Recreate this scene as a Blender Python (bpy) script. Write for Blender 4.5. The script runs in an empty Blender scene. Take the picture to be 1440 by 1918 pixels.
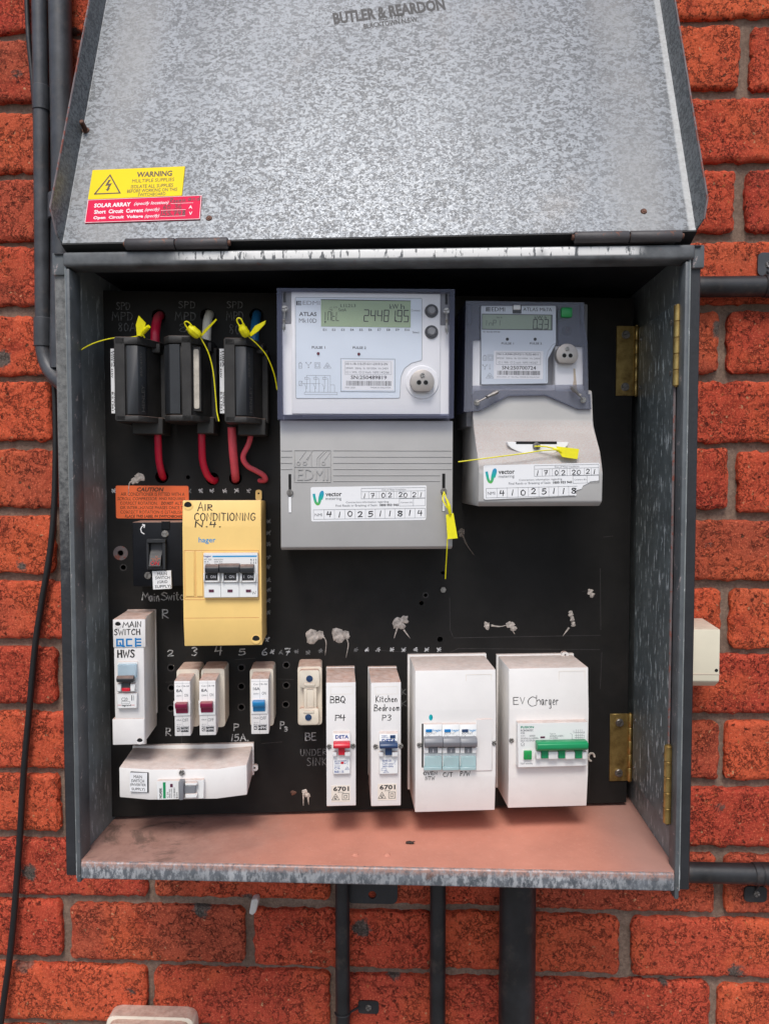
import bpy, bmesh, math, random
from mathutils import Vector, Matrix, noise
from math import sin, cos, pi, radians
random.seed(7)
SC = bpy.context.scene
COL = SC.collection

# ------------------------------------------------------------------ camera, sky, sun, exposure
CF, CC = 1440.0, Vector((450.3, -971.5, -555.1))          # focal length in px of a 1440 px wide frame, lens centre in mm
PITCH, YAW, ROLL = 0.0462, -0.0407, -0.0004
_f = Vector((sin(YAW)*cos(PITCH), cos(YAW)*cos(PITCH), -sin(PITCH)))
_r0 = Vector((cos(YAW), -sin(YAW), 0)); _u0 = _r0.cross(_f)
CR = _r0*cos(ROLL) + _u0*sin(ROLL); CU = -_r0*sin(ROLL) + _u0*cos(ROLL); CD = _f

def world(p):                                              # mm on the wall -> metres in the scene
    return Vector(((p[0]-410)/1000, p[1]/1000, (p[2]+2150)/1000))

cam = bpy.data.cameras.new('camera'); camo = bpy.data.objects.new('camera', cam); COL.objects.link(camo)
m = Matrix.Identity(4)
for k, a in enumerate((CR, CU, -CD)):
    for i in range(3): m[i][k] = a[i]
m.translation = world(CC); camo.matrix_world = m
cam.sensor_fit = 'HORIZONTAL'; cam.sensor_width = 36; cam.lens = 36*CF/1440; cam.clip_start = 0.02; cam.clip_end = 500
SC.camera = camo

W = bpy.data.worlds.new('World'); SC.world = W; W.use_nodes = True
nt = W.node_tree; nt.nodes.clear()
SUN_EL, SUN_AZ = radians(55), radians(186)                 # azimuth of the sun seen from the wall, clockwise from +y
sky = nt.nodes.new('ShaderNodeTexSky'); sky.sky_type = 'NISHITA'; sky.sun_disc = False
sky.sun_elevation = SUN_EL; sky.sun_rotation = SUN_AZ; sky.air_density = 1.0; sky.dust_density = 2.5; sky.ozone_density = 1.0
bg = nt.nodes.new('ShaderNodeBackground'); bg.inputs['Strength'].default_value = 0.12
wo = nt.nodes.new('ShaderNodeOutputWorld')
nt.links.new(sky.outputs[0], bg.inputs[0]); nt.links.new(bg.outputs[0], wo.inputs[0])
sl = bpy.data.lights.new('sun', 'SUN'); sl.energy = 1.5; sl.angle = radians(20); sl.color = (1, .975, .94)
so = bpy.data.objects.new('sun', sl); COL.objects.link(so)
sd = Vector((sin(SUN_AZ)*cos(SUN_EL), cos(SUN_AZ)*cos(SUN_EL), sin(SUN_EL)))
so.rotation_euler = sd.to_track_quat('Z', 'Y').to_euler(); so.location = (0, -3, 6)
vs = SC.view_settings; vs.view_transform = 'Standard'; vs.look = 'None'; vs.gamma = 1; vs.use_curve_mapping = False
vs.exposure = 0.47

# ------------------------------------------------------------------ frames: flat planes things are measured on
class Frame:
    def __init__(s, o, u, v):
        s.o = Vector(o); s.u = Vector(u).normalized(); v = Vector(v); s.v = (v - s.u*v.dot(s.u)).normalized(); s.n = s.u.cross(s.v)
    def pp(s, px, py, h=0):                                # where the sight line of a photo pixel meets the plane h mm in front
        d = CD*CF + CR*(px-720) - CU*(py-959); o = s.o + s.n*h
        t = (o-CC).dot(s.n)/d.dot(s.n); p = CC + d*t - s.o
        return p.dot(s.u), p.dot(s.v)
    def W(s, u, v, h): return s.o + s.u*u + s.v*v + s.n*h
WALL = Frame((0, 0, 0), (1, 0, 0), (0, 0, 1))
PANEL = Frame((109, -135, 0), (cos(radians(6)), sin(radians(6)), 0), (0, 0, 1))
LEAN = radians(22.3)
LID = Frame((407, -226, -326), (1, 0, .0075), (0, sin(LEAN), cos(LEAN)))
PLATE = Frame((702, 0, 0), (0, -1, 0), (0, 0, 1))          # the narrow plate along the right hand side
FLOOR = Frame((0, 0, -943), (1, 0, 0), (0, 1, 0))

# ------------------------------------------------------------------ materials
def C4(c): return (c[0], c[1], c[2], 1)
class MT:
    def __init__(s, name):
        s.m = bpy.data.materials.new(name); s.m.use_nodes = True; s.t = s.m.node_tree; s.t.nodes.clear()
        s.out = s.n('ShaderNodeOutputMaterial'); s.b = s.n('ShaderNodeBsdfPrincipled'); s.l(s.b.outputs[0], s.out.inputs[0])
        s.tc = s.n('ShaderNodeTexCoord'); s.obj = s.tc.outputs['Object']
    def n(s, k, **kw):
        x = s.t.nodes.new(k)
        for a, b in kw.items(): setattr(x, a, b)
        return x
    def l(s, a, b): s.t.links.new(a, b)
    def put(s, sock, v):
        if hasattr(v, 'is_linked'): s.l(v, sock)
        elif isinstance(v, tuple) and len(v) == 3 and sock.type == 'RGBA': sock.default_value = C4(v)
        else: sock.default_value = v
    def noise(s, scale, detail=4, rough=.6, vec=None, dist=0, out='Fac'):
        x = s.n('ShaderNodeTexNoise'); x.inputs['Scale'].default_value = scale; x.inputs['Detail'].default_value = detail
        x.inputs['Roughness'].default_value = rough; x.inputs['Distortion'].default_value = dist
        s.l(vec or s.obj, x.inputs['Vector']); return x.outputs[out]
    def vor(s, scale, vec=None, out='Distance', feature='F1', rnd=1):
        x = s.n('ShaderNodeTexVoronoi'); x.feature = feature; x.inputs['Scale'].default_value = scale; x.inputs['Randomness'].default_value = rnd
        s.l(vec or s.obj, x.inputs['Vector']); return x.outputs[out]
    def ramp(s, fac, stops, interp='LINEAR'):
        x = s.n('ShaderNodeValToRGB'); x.color_ramp.interpolation = interp; e = x.color_ramp.elements
        while len(e) < len(stops): e.new(.5)
        for q, (p, c) in zip(e, stops): q.position = p; q.color = C4(c) if isinstance(c, tuple) else (c, c, c, 1)
        s.l(fac, x.inputs[0]); return x.outputs[0]
    def step(s, fac, a, b):                                # smooth step a..b -> 0..1
        x = s.n('ShaderNodeMapRange', interpolation_type='SMOOTHSTEP'); x.inputs[1].default_value = a; x.inputs[2].default_value = b
        s.l(fac, x.inputs[0]); return x.outputs[0]
    def mix(s, fac, a, b, blend='MIX'):
        x = s.n('ShaderNodeMix', data_type='RGBA', blend_type=blend); s.put(x.inputs[0], fac); s.put(x.inputs[6], a); s.put(x.inputs[7], b); return x.outputs[2]
    def math(s, op, a, b=0.0):
        x = s.n('ShaderNodeMath', operation=op); s.put(x.inputs[0], a); s.put(x.inputs[1], b); return x.outputs[0]
    def mapv(s, scale=(1, 1, 1), loc=None, vec=None):
        x = s.n('ShaderNodeMapping'); x.inputs['Scale'].default_value = scale
        if loc is not None: s.put(x.inputs['Location'], loc)
        s.l(vec or s.obj, x.inputs['Vector']); return x.outputs[0]
    def xyz(s, vec=None):
        x = s.n('ShaderNodeSeparateXYZ'); s.l(vec or s.obj, x.inputs[0]); return x.outputs
    def nz(s):
        g = s.n('ShaderNodeNewGeometry'); return s.xyz(g.outputs['Normal'])
    def bump(s, h, strength=.4, dist=.001):
        x = s.n('ShaderNodeBump'); x.inputs['Strength'].default_value = strength; x.inputs['Distance'].default_value = dist
        s.l(h, x.inputs['Height']); s.l(x.outputs[0], s.b.inputs['Normal'])
    def set(s, col=None, rough=None, metal=None, spec=None):
        if col is not None: s.put(s.b.inputs['Base Color'], col)
        if rough is not None: s.put(s.b.inputs['Roughness'], rough)
        if metal is not None: s.put(s.b.inputs['Metallic'], metal)
        if spec is not None: s.put(s.b.inputs['Specular IOR Level'], spec)
        return s.m

DUST = (.45, .285, .225)
def mat(name, c, rough=.5, metal=0., var=.08, vs=25, bump=0., bs=900, dust=0., grime=0., spec=.5):
    x = MT(name); n1 = x.noise(vs, 5)
    d = tuple(a*(1-2*var) for a in c); b = tuple(min(1, a*(1+var)) for a in c)
    col = x.ramp(n1, [(.3, d), (.7, b)])
    if grime: col = x.mix(x.math('MULTIPLY', x.step(x.noise(vs*1.7, 8, .7), .52, .75), grime), col, (.22, .16, .12))
    if dust:
        up = x.step(x.nz()[2], .35, .8)
        k = x.math('MULTIPLY', up, x.ramp(x.noise(130, 8, .75), [(.25, .55*dust), (.62, dust)]))
        col = x.mix(k, col, x.ramp(x.noise(60, 6, .7), [(.3, tuple(a*.72 for a in DUST)), (.7, tuple(a*1.25 for a in DUST))]))
        r = x.mix(up, (rough,)*3, (.95,)*3); x.set(col, r, metal, spec)
    else: x.set(col, rough, metal, spec)
    if bump: x.bump(x.noise(bs, 3), bump, .0006)
    return x.m

M = {}
M['white'] = mat('white_plastic', (.79, .765, .74), .38, var=.03, bump=.08, dust=1., grime=.05)
M['white_clean'] = mat('clean_white_plastic', (.80, .775, .745), .4, var=.035, vs=14, bump=.1, dust=.62, grime=.10)
M['bright_white'] = mat('bright_white_plastic', (.80, .80, .78), .35, var=.02, dust=.7)
M['cream'] = mat('cream_plastic', (.74, .66, .54), .42, var=.05, dust=1., grime=.15)
M['ivory'] = mat('ivory_box_plastic', (.76, .70, .54), .45, var=.03, dust=.6)
M['yellow_case'] = mat('yellow_case_plastic', (.92, .625, .215), .42, var=.03, bump=.06, dust=.9, grime=.04)
M['meter_grey'] = mat('meter_grey_plastic', (.40, .39, .375), .5, var=.03, bump=.12, bs=1600)
M['meter_white'] = mat('meter_white_plastic', (.88, .875, .865), .4, var=.02)
M['meter_face'] = mat('meter_face_print', (.70, .765, .82), .35, var=.02)
M['meter2_face'] = mat('pale_grey_face_print', (.64, .69, .74), .35, var=.02)
M['paper'] = mat('white_label_paper', (.82, .82, .82), .45, var=.01)
M['beige_paper'] = mat('beige_label_paper', (.78, .70, .60), .5, var=.03)
M['old_paper'] = mat('old_label_paper', (.55, .50, .42), .7, var=.12, vs=120, grime=.5)
M['ink'] = mat('black_ink', (.018, .018, .02), .5, var=0)
M['marker'] = mat('marker_pen_ink', (.02, .018, .02), .45, var=.2, vs=300)
M['blue_ink'] = mat('blue_ink', (.01, .06, .28), .5, var=0)
M['sky_ink'] = mat('light_blue_ink', (.0, .28, .60), .45, var=0)
M['qce_ink'] = mat('strong_blue_ink', (.0, .19, .50), .45, var=.1, vs=200)
M['red_ink'] = mat('red_ink', (.55, .02, .03), .5, var=0)
M['green_ink'] = mat('green_ink', (.0, .25, .14), .5, var=0)
M['teal_ink'] = mat('teal_ink', (.0, .40, .45), .4, var=.2, vs=300)
M['faint_ink'] = mat('faint_grey_ink', (.30, .31, .33), .5, var=.1, vs=400)
M['mid_ink'] = mat('grey_ink', (.11, .115, .13), .5, var=.1, vs=400)
M['white_ink'] = mat('white_ink', (.8, .78, .78), .5, var=0)
M['chalk'] = mat('chalk', (.52, .52, .52), .9, var=.45, vs=420)
M['dim_chalk'] = mat('faded_chalk', (.17, .17, .17), .9, var=.45, vs=420)
M['scratch'] = mat('panel_scratch', (.055, .05, .048), .7, var=.3, vs=300)
M['amber_ink'] = mat('amber_ink', (.55, .13, .04), .5, var=.1)
M['caution_orange'] = mat('orange_label_vinyl', (1.0, .19, .06), .45, var=.02, vs=60, spec=.3)
M['warn_yellow'] = mat('yellow_sign_plastic', (.86, .63, .0), .5, var=.02, spec=.2)
M['warn_red'] = mat('red_sign_plastic', (.70, .004, .06), .5, var=.03, spec=.15)
M['brown_ink'] = mat('dark_brown_ink', (.06, .03, .01), .5, var=0)
M['lcd'] = mat('green_lcd', (.33, .43, .25), .25, var=.03, vs=12)
M['lcd2'] = mat('grey_green_lcd', (.30, .37, .27), .25, var=.03, vs=12)
M['bakelite'] = mat('black_bakelite', (.018, .017, .017), .42, var=.25, vs=60, bump=.1, dust=.35)
M['fuse_black'] = mat('fuse_black_bakelite', (.032, .030, .028), .52, var=.25, vs=40, bump=.15, dust=.35, spec=.35)
M['grip_black'] = mat('grip_black_plastic', (.020, .022, .025), .45, var=.15, vs=40, bump=.1)
M['switch_black'] = mat('switch_black_plastic', (.007, .008, .011), .5, var=.2, vs=50, dust=.8, spec=.2)
M['dark_hole'] = mat('dark_recess', (.006, .006, .006), .9, var=0)
M['grey_toggle'] = mat('grey_toggle_plastic', (.20, .205, .22), .4, var=.03)
M['dark_toggle'] = mat('dark_toggle_plastic', (.035, .038, .042), .4, var=.08, dust=.5)
M['red_toggle'] = mat('red_toggle_plastic', (.62, .015, .035), .35, var=.03)
M['maroon_toggle'] = mat('maroon_toggle_plastic', (.24, .012, .055), .4, var=.05, dust=.45)
M['blue_toggle'] = mat('blue_toggle_plastic', (.015, .22, .48), .38, var=.05, dust=.25)
M['navy_toggle'] = mat('navy_toggle_plastic', (.018, .05, .13), .38, var=.05)
M['green_toggle'] = mat('green_toggle_plastic', (.01, .27, .10), .35, var=.04)
M['green_button'] = mat('green_button_plastic', (.01, .30, .07), .35, var=.06)
M['purple_flag'] = mat('purple_flag_plastic', (.10, .02, .05), .4, var=0)
M['led'] = mat('dark_red_led', (.12, .005, .02), .2, var=0)
M['emboss'] = mat('embossed_bakelite', (.10, .095, .09), .5, var=.1)
M['rubber'] = mat('black_rubber', (.02, .02, .022), .5, var=.1)
M['button_grey'] = mat('grey_button_plastic', (.20, .20, .21), .35, var=.05)
M['yellow_seal'] = mat('yellow_seal_plastic', (.80, .72, .0), .4, var=.05, vs=200)
M['red_wire'] = mat('red_cable_sheath', (.60, .010, .045), .36, var=.08, vs=60, dust=.15)
M['pink_wire'] = mat('faded_red_cable_sheath', (.72, .085, .115), .4, var=.1, vs=60, dust=.3)
M['white_wire'] = mat('white_cable_sheath', (.88, .82, .70), .45, var=.08, vs=60)
M['blue_wire'] = mat('blue_cable_sheath', (.02, .16, .36), .4, var=.06, vs=60)
M['putty'] = mat('dry_putty', (.60, .53, .47), .9, var=.3, vs=260, bump=.5, bs=500)
M['steel'] = mat('steel_screw', (.40, .385, .365), .4, 1., var=.15, vs=250)
M['dull_steel'] = mat('dull_steel_screw', (.33, .31, .29), .45, 1., var=.2, vs=250)
M['rust_steel'] = mat('rusty_steel', (.16, .075, .05), .7, .3, var=.4, vs=250)
M['port_metal'] = mat('optical_port_metal', (.42, .385, .355), .45, .5, var=.05, vs=400, bump=.1)
M['conduit'] = mat('grey_black_conduit_paint', (.019, .0195, .0215), .45, var=.35, vs=22, bump=.3, bs=240, grime=.22)
M['conduit_grey'] = mat('weathered_grey_conduit_paint', (.055, .058, .064), .45, var=.2, vs=40, bump=.35, bs=250, grime=.2)
M['cable_black'] = mat('black_cable_sheath', (.012, .012, .013), .4, var=.1)
M['clip_white'] = mat('white_clip_plastic', (.65, .62, .58), .5, var=.1, grime=.3)
M['insect'] = mat('dry_insect', (.03, .018, .012), .5, var=.3, vs=800)

def paint_worn(name, base, chip, amt, rough=.5, bump=.35, bs=220, streak=(1, 1, 1)):
    x = MT(name); v = x.mapv(streak)
    k = x.step(x.noise(90 if streak[2] == 1 else 130, 8, .7, v), amt, amt+.05)
    c = x.ramp(x.noise(30, 5), [(.3, tuple(a*.7 for a in base)), (.7, tuple(a*1.3 for a in base))])
    x.set(x.mix(k, c, chip), rough); x.bump(x.noise(bs, 5, .65), bump, .0008); return x.m
M['dark_paint'] = paint_worn('dark_grey_box_paint', (.019, .020, .023), (.20, .19, .19), .72, bump=.5, bs=160)
x = MT('dark_flange_paint_top_sheen'); p = x.xyz(); nn = x.noise(140, 8, .7)
k = x.math('MULTIPLY', x.step(x.math('ADD', p[2], x.math('MULTIPLY', x.math('SUBTRACT', nn, .5), .25)), -.03, .14), .9)  # paler upper part: a reflection painted into the flange colour
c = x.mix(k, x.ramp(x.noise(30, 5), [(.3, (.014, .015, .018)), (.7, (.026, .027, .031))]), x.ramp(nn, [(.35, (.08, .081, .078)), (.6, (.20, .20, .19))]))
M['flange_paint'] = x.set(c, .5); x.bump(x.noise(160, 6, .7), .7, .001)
M['grey_paint'] = paint_worn('grey_box_paint', (.095, .105, .11), (.36, .30, .29), .60)
M['inner_paint'] = paint_worn('dark_green_grey_inner_paint', (.185, .20, .197), (.46, .49, .49), .575, .5, .1, streak=(1.6, 1.6, .32))
M['plate_paint'] = paint_worn('streaked_galvanised_plate', (.115, .135, .135), (.55, .60, .60), .56, .42, .1, streak=(1.6, 1.6, .32))
M['rust_edge'] = paint_worn('rusty_sheet_edge', (.16, .13, .13), (.22, .07, .05), .52, .7)
M['hinge_paint'] = paint_worn('painted_hinge_barrel', (.060, .055, .056), (.16, .07, .045), .60, .55)
M['black_flange'] = paint_worn('black_flange_paint', (.012, .012, .012), (.05, .03, .025), .7, .6)

x = MT('worn_lip_paint')                                   # grey lip with most of its front worn back to white primer
p = x.xyz(); v = x.mapv((1, 1, .28))
k1 = x.step(x.noise(150, 7, .65, v), .42, .47)
k2 = x.step(x.noise(14, 3, .5), .30, .42)
k3 = x.math('MULTIPLY', x.step(p[2], -.0100, -.0078), x.step(p[2], -.0005, -.0016))
k4 = x.math('MULTIPLY', x.step(p[0], -.20, -.17), x.step(p[0], .262, .245))
k = x.math('MULTIPLY', x.math('MULTIPLY', k1, k2), x.math('MULTIPLY', k3, k4))
c = x.ramp(x.noise(40, 5), [(.3, (.06, .063, .064)), (.7, (.15, .157, .16))])
c = x.mix(x.step(x.noise(120, 6, .7), .62, .70), c, (.16, .07, .06))
M['lip'] = x.set(x.mix(k, c, (.74, .73, .70)), .5); x.bump(x.noise(200, 5), .35, .0008)
x = MT('bottom_lip_galvanised')
v = x.mapv((1, 1, .5)); k = x.step(x.noise(160, 8, .75, v), .44, .58); p = x.xyz()
c = x.ramp(x.noise(70, 6, .6), [(.3, (.075, .085, .095)), (.7, (.20, .215, .235))])
c = x.mix(x.math('MULTIPLY', x.math('MULTIPLY', k, .75), x.ramp(x.noise(9, 3), [(.35, .25), (.6, 1.)])), c, (.62, .63, .64))
k = x.math('MULTIPLY', x.step(p[2], .009, .0155), x.step(x.noise(260, 6, .8), .35, .6))
c = x.mix(x.math('MULTIPLY', x.step(x.noise(28, 7, .7), .62, .70), .7), c, (.17, .075, .05))
M['bottom_lip'] = x.set(x.mix(k, c, (.42, .24, .19)), .5, .25); x.bump(x.noise(200, 5), .3, .0008)

def galv(name, lo, hi, lid=False):
    x = MT(name)
    v = x.n('ShaderNodeVectorMath', operation='ADD')
    w = x.n('ShaderNodeVectorMath', operation='SCALE'); w.inputs[3].default_value = .0034
    x.l(x.noise(190, 3, .6, out='Color'), w.inputs[0]); x.l(w.outputs[0], v.inputs[0]); x.l(x.mapv((.8, 1, 1.0)), v.inputs[1])
    c1 = x.vor(360, v.outputs[0], 'Color'); c2 = x.vor(760, v.outputs[0], 'Color')
    g1 = x.xyz(c1)[0]; g2 = x.xyz(c2)[1]
    g = x.math('ADD', x.math('MULTIPLY', g1, .62), x.math('MULTIPLY', g2, .38))
    mid = tuple((a+b)/2 for a, b in zip(lo, hi))
    c = x.ramp(g, [(.10, tuple(a*.75 for a in lo)), (.38, lo), (.47, mid), (.58, hi), (.9, tuple(a*1.12 for a in hi))])
    big = x.noise(7, 4, .55)
    c = x.mix(x.math('MULTIPLY', x.step(big, .35, .75), .35), c, tuple(a*1.08 for a in hi))
    c = x.mix(x.math('MULTIPLY', x.step(x.noise(9, 5, .6), .55, .75), .3), c, (.23, .21, .19))
    c = x.mix(x.math('MULTIPLY', x.step(x.noise(14, 5, .6, x.mapv((1, 1, .16))), .50, .72), .22), c, lo)
    if lid:                                                # white bloom along both folds, dull smears low on the left
        p = x.xyz(); ax = x.math('ABSOLUTE', p[0])
        e = x.math('MULTIPLY', x.math('MULTIPLY', x.step(ax, .215, .255), x.step(ax, .297, .268)), x.step(x.noise(5, 4), .25, .55))
        c = x.mix(x.math('MULTIPLY', e, .62), c, x.ramp(x.noise(320, 6, .7), [(.3, (.16, .165, .165)), (.7, (.28, .28, .275))]))
        c = x.mix(x.math('MULTIPLY', x.step(ax, .2985, .3010), .6), c, (.50, .51, .51))
    r = x.ramp(g2, [(.2, .52), (.8, .36)])
    x.set(c, r, .30); x.bump(x.math('ADD', x.math('MULTIPLY', g, .05), x.noise(5, 2, .4)), .25, .012); return x.m
M['lid_zinc'] = galv('spangled_zinc', (.112, .119, .127), (.212, .229, .247), True)
M['flange_zinc'] = galv('dull_zinc', (.085, .093, .096), (.165, .178, .18))

x = MT('dusty_floor_paint')                                # pink brick dust on the bottom of the box, damp brown stain at the left
p = x.xyz()
c = x.ramp(x.noise(9, 6, .6), [(.3, (.44, .175, .12)), (.7, (.62, .255, .175))])
c = x.mix(x.math('MULTIPLY', x.step(x.noise(160, 8, .8), .50, .72), .35), c, (.66, .36, .28))
c = x.mix(x.math('MULTIPLY', x.step(x.noise(600, 3, .6), .66, .72), .6), c, (.16, .09, .07))
left = x.step(x.math('ADD', p[0], x.math('MULTIPLY', x.noise(12, 4), .16)), .02, -.13)
c = x.mix(x.math('MULTIPLY', left, .72), c, x.ramp(x.noise(45, 6, .7), [(.3, (.17, .115, .095)), (.7, (.36, .24, .20))]))
st = x.math('MULTIPLY', x.step(x.noise(20, 9, .72, dist=.8), .50, .64), x.step(p[0], -.17, -.22))
c = x.mix(x.math('MULTIPLY', st, .75), c, (.09, .058, .046))
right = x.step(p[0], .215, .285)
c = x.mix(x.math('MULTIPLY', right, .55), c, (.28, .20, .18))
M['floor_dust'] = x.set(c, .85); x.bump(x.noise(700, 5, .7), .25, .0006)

x = MT('black_mounting_board')
p = x.noise(16, 5, .6); c = x.ramp(p, [(.3, (.008, .0076, .007)), (.7, (.0165, .0155, .0148))])
sc_ = x.step(x.noise(60, 9, .8, x.mapv((6, 1, 1))), .70, .80)
c = x.mix(x.math('MULTIPLY', x.step(x.noise(5, 6, .65, x.mapv(loc=(2, 3, 1))), .48, .72), .6), c, (.034, .029, .025))
c = x.mix(x.math('MULTIPLY', sc_, .35), c, (.06, .055, .05))
c = x.mix(x.math('MULTIPLY', x.step(x.noise(420, 6, .8), .64, .76), .30), c, (.10, .075, .06))
M['board'] = x.set(c, .55, spec=.22); x.bump(x.noise(500, 4), .12, .0006)

x = MT('aged_brass')
c = x.ramp(x.noise(60, 6, .65), [(.3, (.17, .105, .035)), (.55, (.42, .29, .10)), (.75, (.55, .40, .15))])
M['brass'] = x.set(c, x.ramp(x.noise(90, 5), [(.3, .5), (.7, .32)]), .85)

def brick_material():
    x = MT('red_clay_brick')
    oi = x.n('ShaderNodeObjectInfo'); rv = x.n('ShaderNodeCombineXYZ')
    rs = x.math('MULTIPLY', oi.outputs['Random'], 40.0)
    x.l(rs, rv.inputs[0]); x.l(x.math('MULTIPLY', oi.outputs['Random'], 91.0), rv.inputs[2])
    v = x.mapv(loc=rv.outputs[0])
    base = x.ramp(oi.outputs['Random'], [(0, (.80, .116, .058)), (.14, (.54, .066, .040)), (.28, (.90, .165, .064)), (.42, (.66, .086, .048)), (.56, (.86, .150, .060)), (.70, (.46, .092, .050)), (.84, (.76, .120, .058)), (1, (.50, .060, .040))])
    c = x.mix(x.step(x.noise(11, 5, .6, v), .48, .72), base, (.50, .064, .034))
    c = x.mix(x.math('MULTIPLY', x.step(x.noise(9, 4, .5, x.mapv(vec=v, loc=(3, 0, 7))), .48, .70), .75), c, (.82, .150, .056))
    c = x.mix(x.math('MULTIPLY', x.step(x.noise(6, 4, .5, x.mapv(vec=v, loc=(9, 2, 1))), .58, .75), .5), c, (.26, .09, .052))
    g1 = x.noise(300, 8, .8, v); c = x.mix(x.math('MULTIPLY', x.math('MULTIPLY', x.step(g1, .49, .62), .74), x.ramp(x.noise(14, 3, .5, x.mapv(vec=v, loc=(2, 6, 3))), [(.36, .28), (.60, 1.)])), c, (.28, .036, .019))
    c = x.mix(x.math('MULTIPLY', x.step(x.noise(460, 5, .75, x.mapv(vec=v, loc=(1, 4, 2))), .52, .64), .72), c, (.95, .255, .125))
    cn = x.math('ABSOLUTE', x.math('SUBTRACT', x.noise(75, 6, .70, x.mapv(vec=v, loc=(5, 1, 8))), .5))
    crack = x.math('MULTIPLY', x.step(cn, .022, .004), x.step(x.noise(30, 3, .5, v), .40, .55))
    wv = x.n('ShaderNodeVectorMath', operation='ADD'); ws = x.n('ShaderNodeVectorMath', operation='SCALE'); ws.inputs[3].default_value = .011
    x.l(x.noise(150, 4, .7, v, out='Color'), ws.inputs[0]); x.l(ws.outputs[0], wv.inputs[0]); x.l(v, wv.inputs[1]); w = wv.outputs[0]
    vd = x.n('ShaderNodeTexVoronoi'); vd.inputs['Scale'].default_value = 170; x.l(w, vd.inputs['Vector']); vr = x.xyz(vd.outputs['Color'])
    fl = x.math('MULTIPLY', x.step(vd.outputs['Distance'], .30, .18), x.step(vr[0], .86, .90))
    c = x.mix(x.math('MULTIPLY', fl, .85), c, x.ramp(vr[1], [(.2, (.62, .20, .07)), (.8, (.68, .38, .20))]))
    pn = x.step(x.noise(190, 9, .82, x.mapv((1, 1, .8), vec=v)), .572, .63)
    pk = x.math('MULTIPLY', x.step(vd.outputs['Distance'], .42, .25), x.step(vr[2], .90, .93))
    pits = x.math('MAXIMUM', x.math('MAXIMUM', pk, pn), crack)
    c = x.mix(x.math('MULTIPLY', pits, .82), c, (.040, .010, .007))  # dark specks, and shade of pits and cracks painted into the colour
    vb = x.n('ShaderNodeTexVoronoi'); vb.inputs['Scale'].default_value = 19; x.l(v, vb.inputs['Vector'])
    dd = x.math('ADD', vb.outputs['Distance'], x.math('MULTIPLY', x.math('SUBTRACT', x.noise(95, 6, .75, v), .5), .55))
    br = x.xyz(vb.outputs['Color']); slag = x.math('MULTIPLY', x.step(x.math('ADD', dd, x.math('MULTIPLY', br[1], .12)), .29, .20), x.step(br[0], .62, .66))
    c = x.mix(x.math('MULTIPLY', slag, .94), c, x.ramp(x.noise(380, 6, .85, v), [(.35, (.016, .015, .014)), (.66, (.25, .24, .205))]))
    h = x.math('SUBTRACT', x.math('ADD', x.noise(170, 10, .80, v), x.math('MULTIPLY', x.noise(45, 4, .6, v), .7)), x.math('MULTIPLY', pits, .6))
    x.set(c, .93, spec=.22); x.bump(h, .9, .0055); return x.m
M['brick'] = brick_material()
x = MT('sandy_mortar')
c = x.ramp(x.noise(260, 8, .75), [(.3, (.18, .125, .094)), (.55, (.32, .228, .172)), (.75, (.47, .355, .27))])
c = x.mix(x.math('MULTIPLY', x.step(x.noise(9, 5, .6), .45, .7), .4), c, (.115, .082, .064))
M['mortar'] = x.set(c, .95, spec=.2); x.bump(x.noise(420, 8, .8), 1.0, .003)
x = MT('grey_concrete')
M['concrete'] = x.set(x.ramp(x.noise(6, 8, .65), [(.3, (.15, .14, .13)), (.7, (.22, .21, .195))]), .9); x.bump(x.noise(150, 6), .4, .002)

def clear(name, tint, alpha, col, rough=.12):              # clear or tinted plastic: part see-through, part body colour
    x = MT(name); t = x.n('ShaderNodeBsdfTransparent'); t.inputs[0].default_value = C4(tint)
    mx = x.n('ShaderNodeMixShader'); mx.inputs[0].default_value = alpha
    x.l(t.outputs[0], mx.inputs[1]); x.l(x.b.outputs[0], mx.inputs[2]); x.l(mx.outputs[0], x.out.inputs[0])
    x.set(col, rough); return x.m
M['clear'] = clear('clear_cover_plastic', (.97, .97, .98), .03, (.7, .7, .75), .06)
M['violet_clear'] = clear('violet_tinted_cover_plastic', (.66, .67, .80), .42, (.11, .12, .19), .15)
M['smoke_clear'] = clear('smoky_cover_plastic', (.80, .81, .86), .30, (.26, .27, .32), .15)
M['blue_clear'] = clear('blue_tinted_clip_plastic', (.80, .90, .97), .5, (.58, .72, .80), .12)
M['teal_clear'] = clear('teal_tinted_cover_plastic', (.82, .93, .94), .5, (.55, .72, .73), .12)
M['gum'] = clear('dry_silicone', (.8, .75, .7), .35, (.40, .34, .30), .4)

# ------------------------------------------------------------------ building helpers
MW = {}                                                    # world matrix of every object made here
def finish(me):
    me.validate(); me.shade_smooth(); me.set_sharp_from_angle(angle=radians(38))

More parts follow.
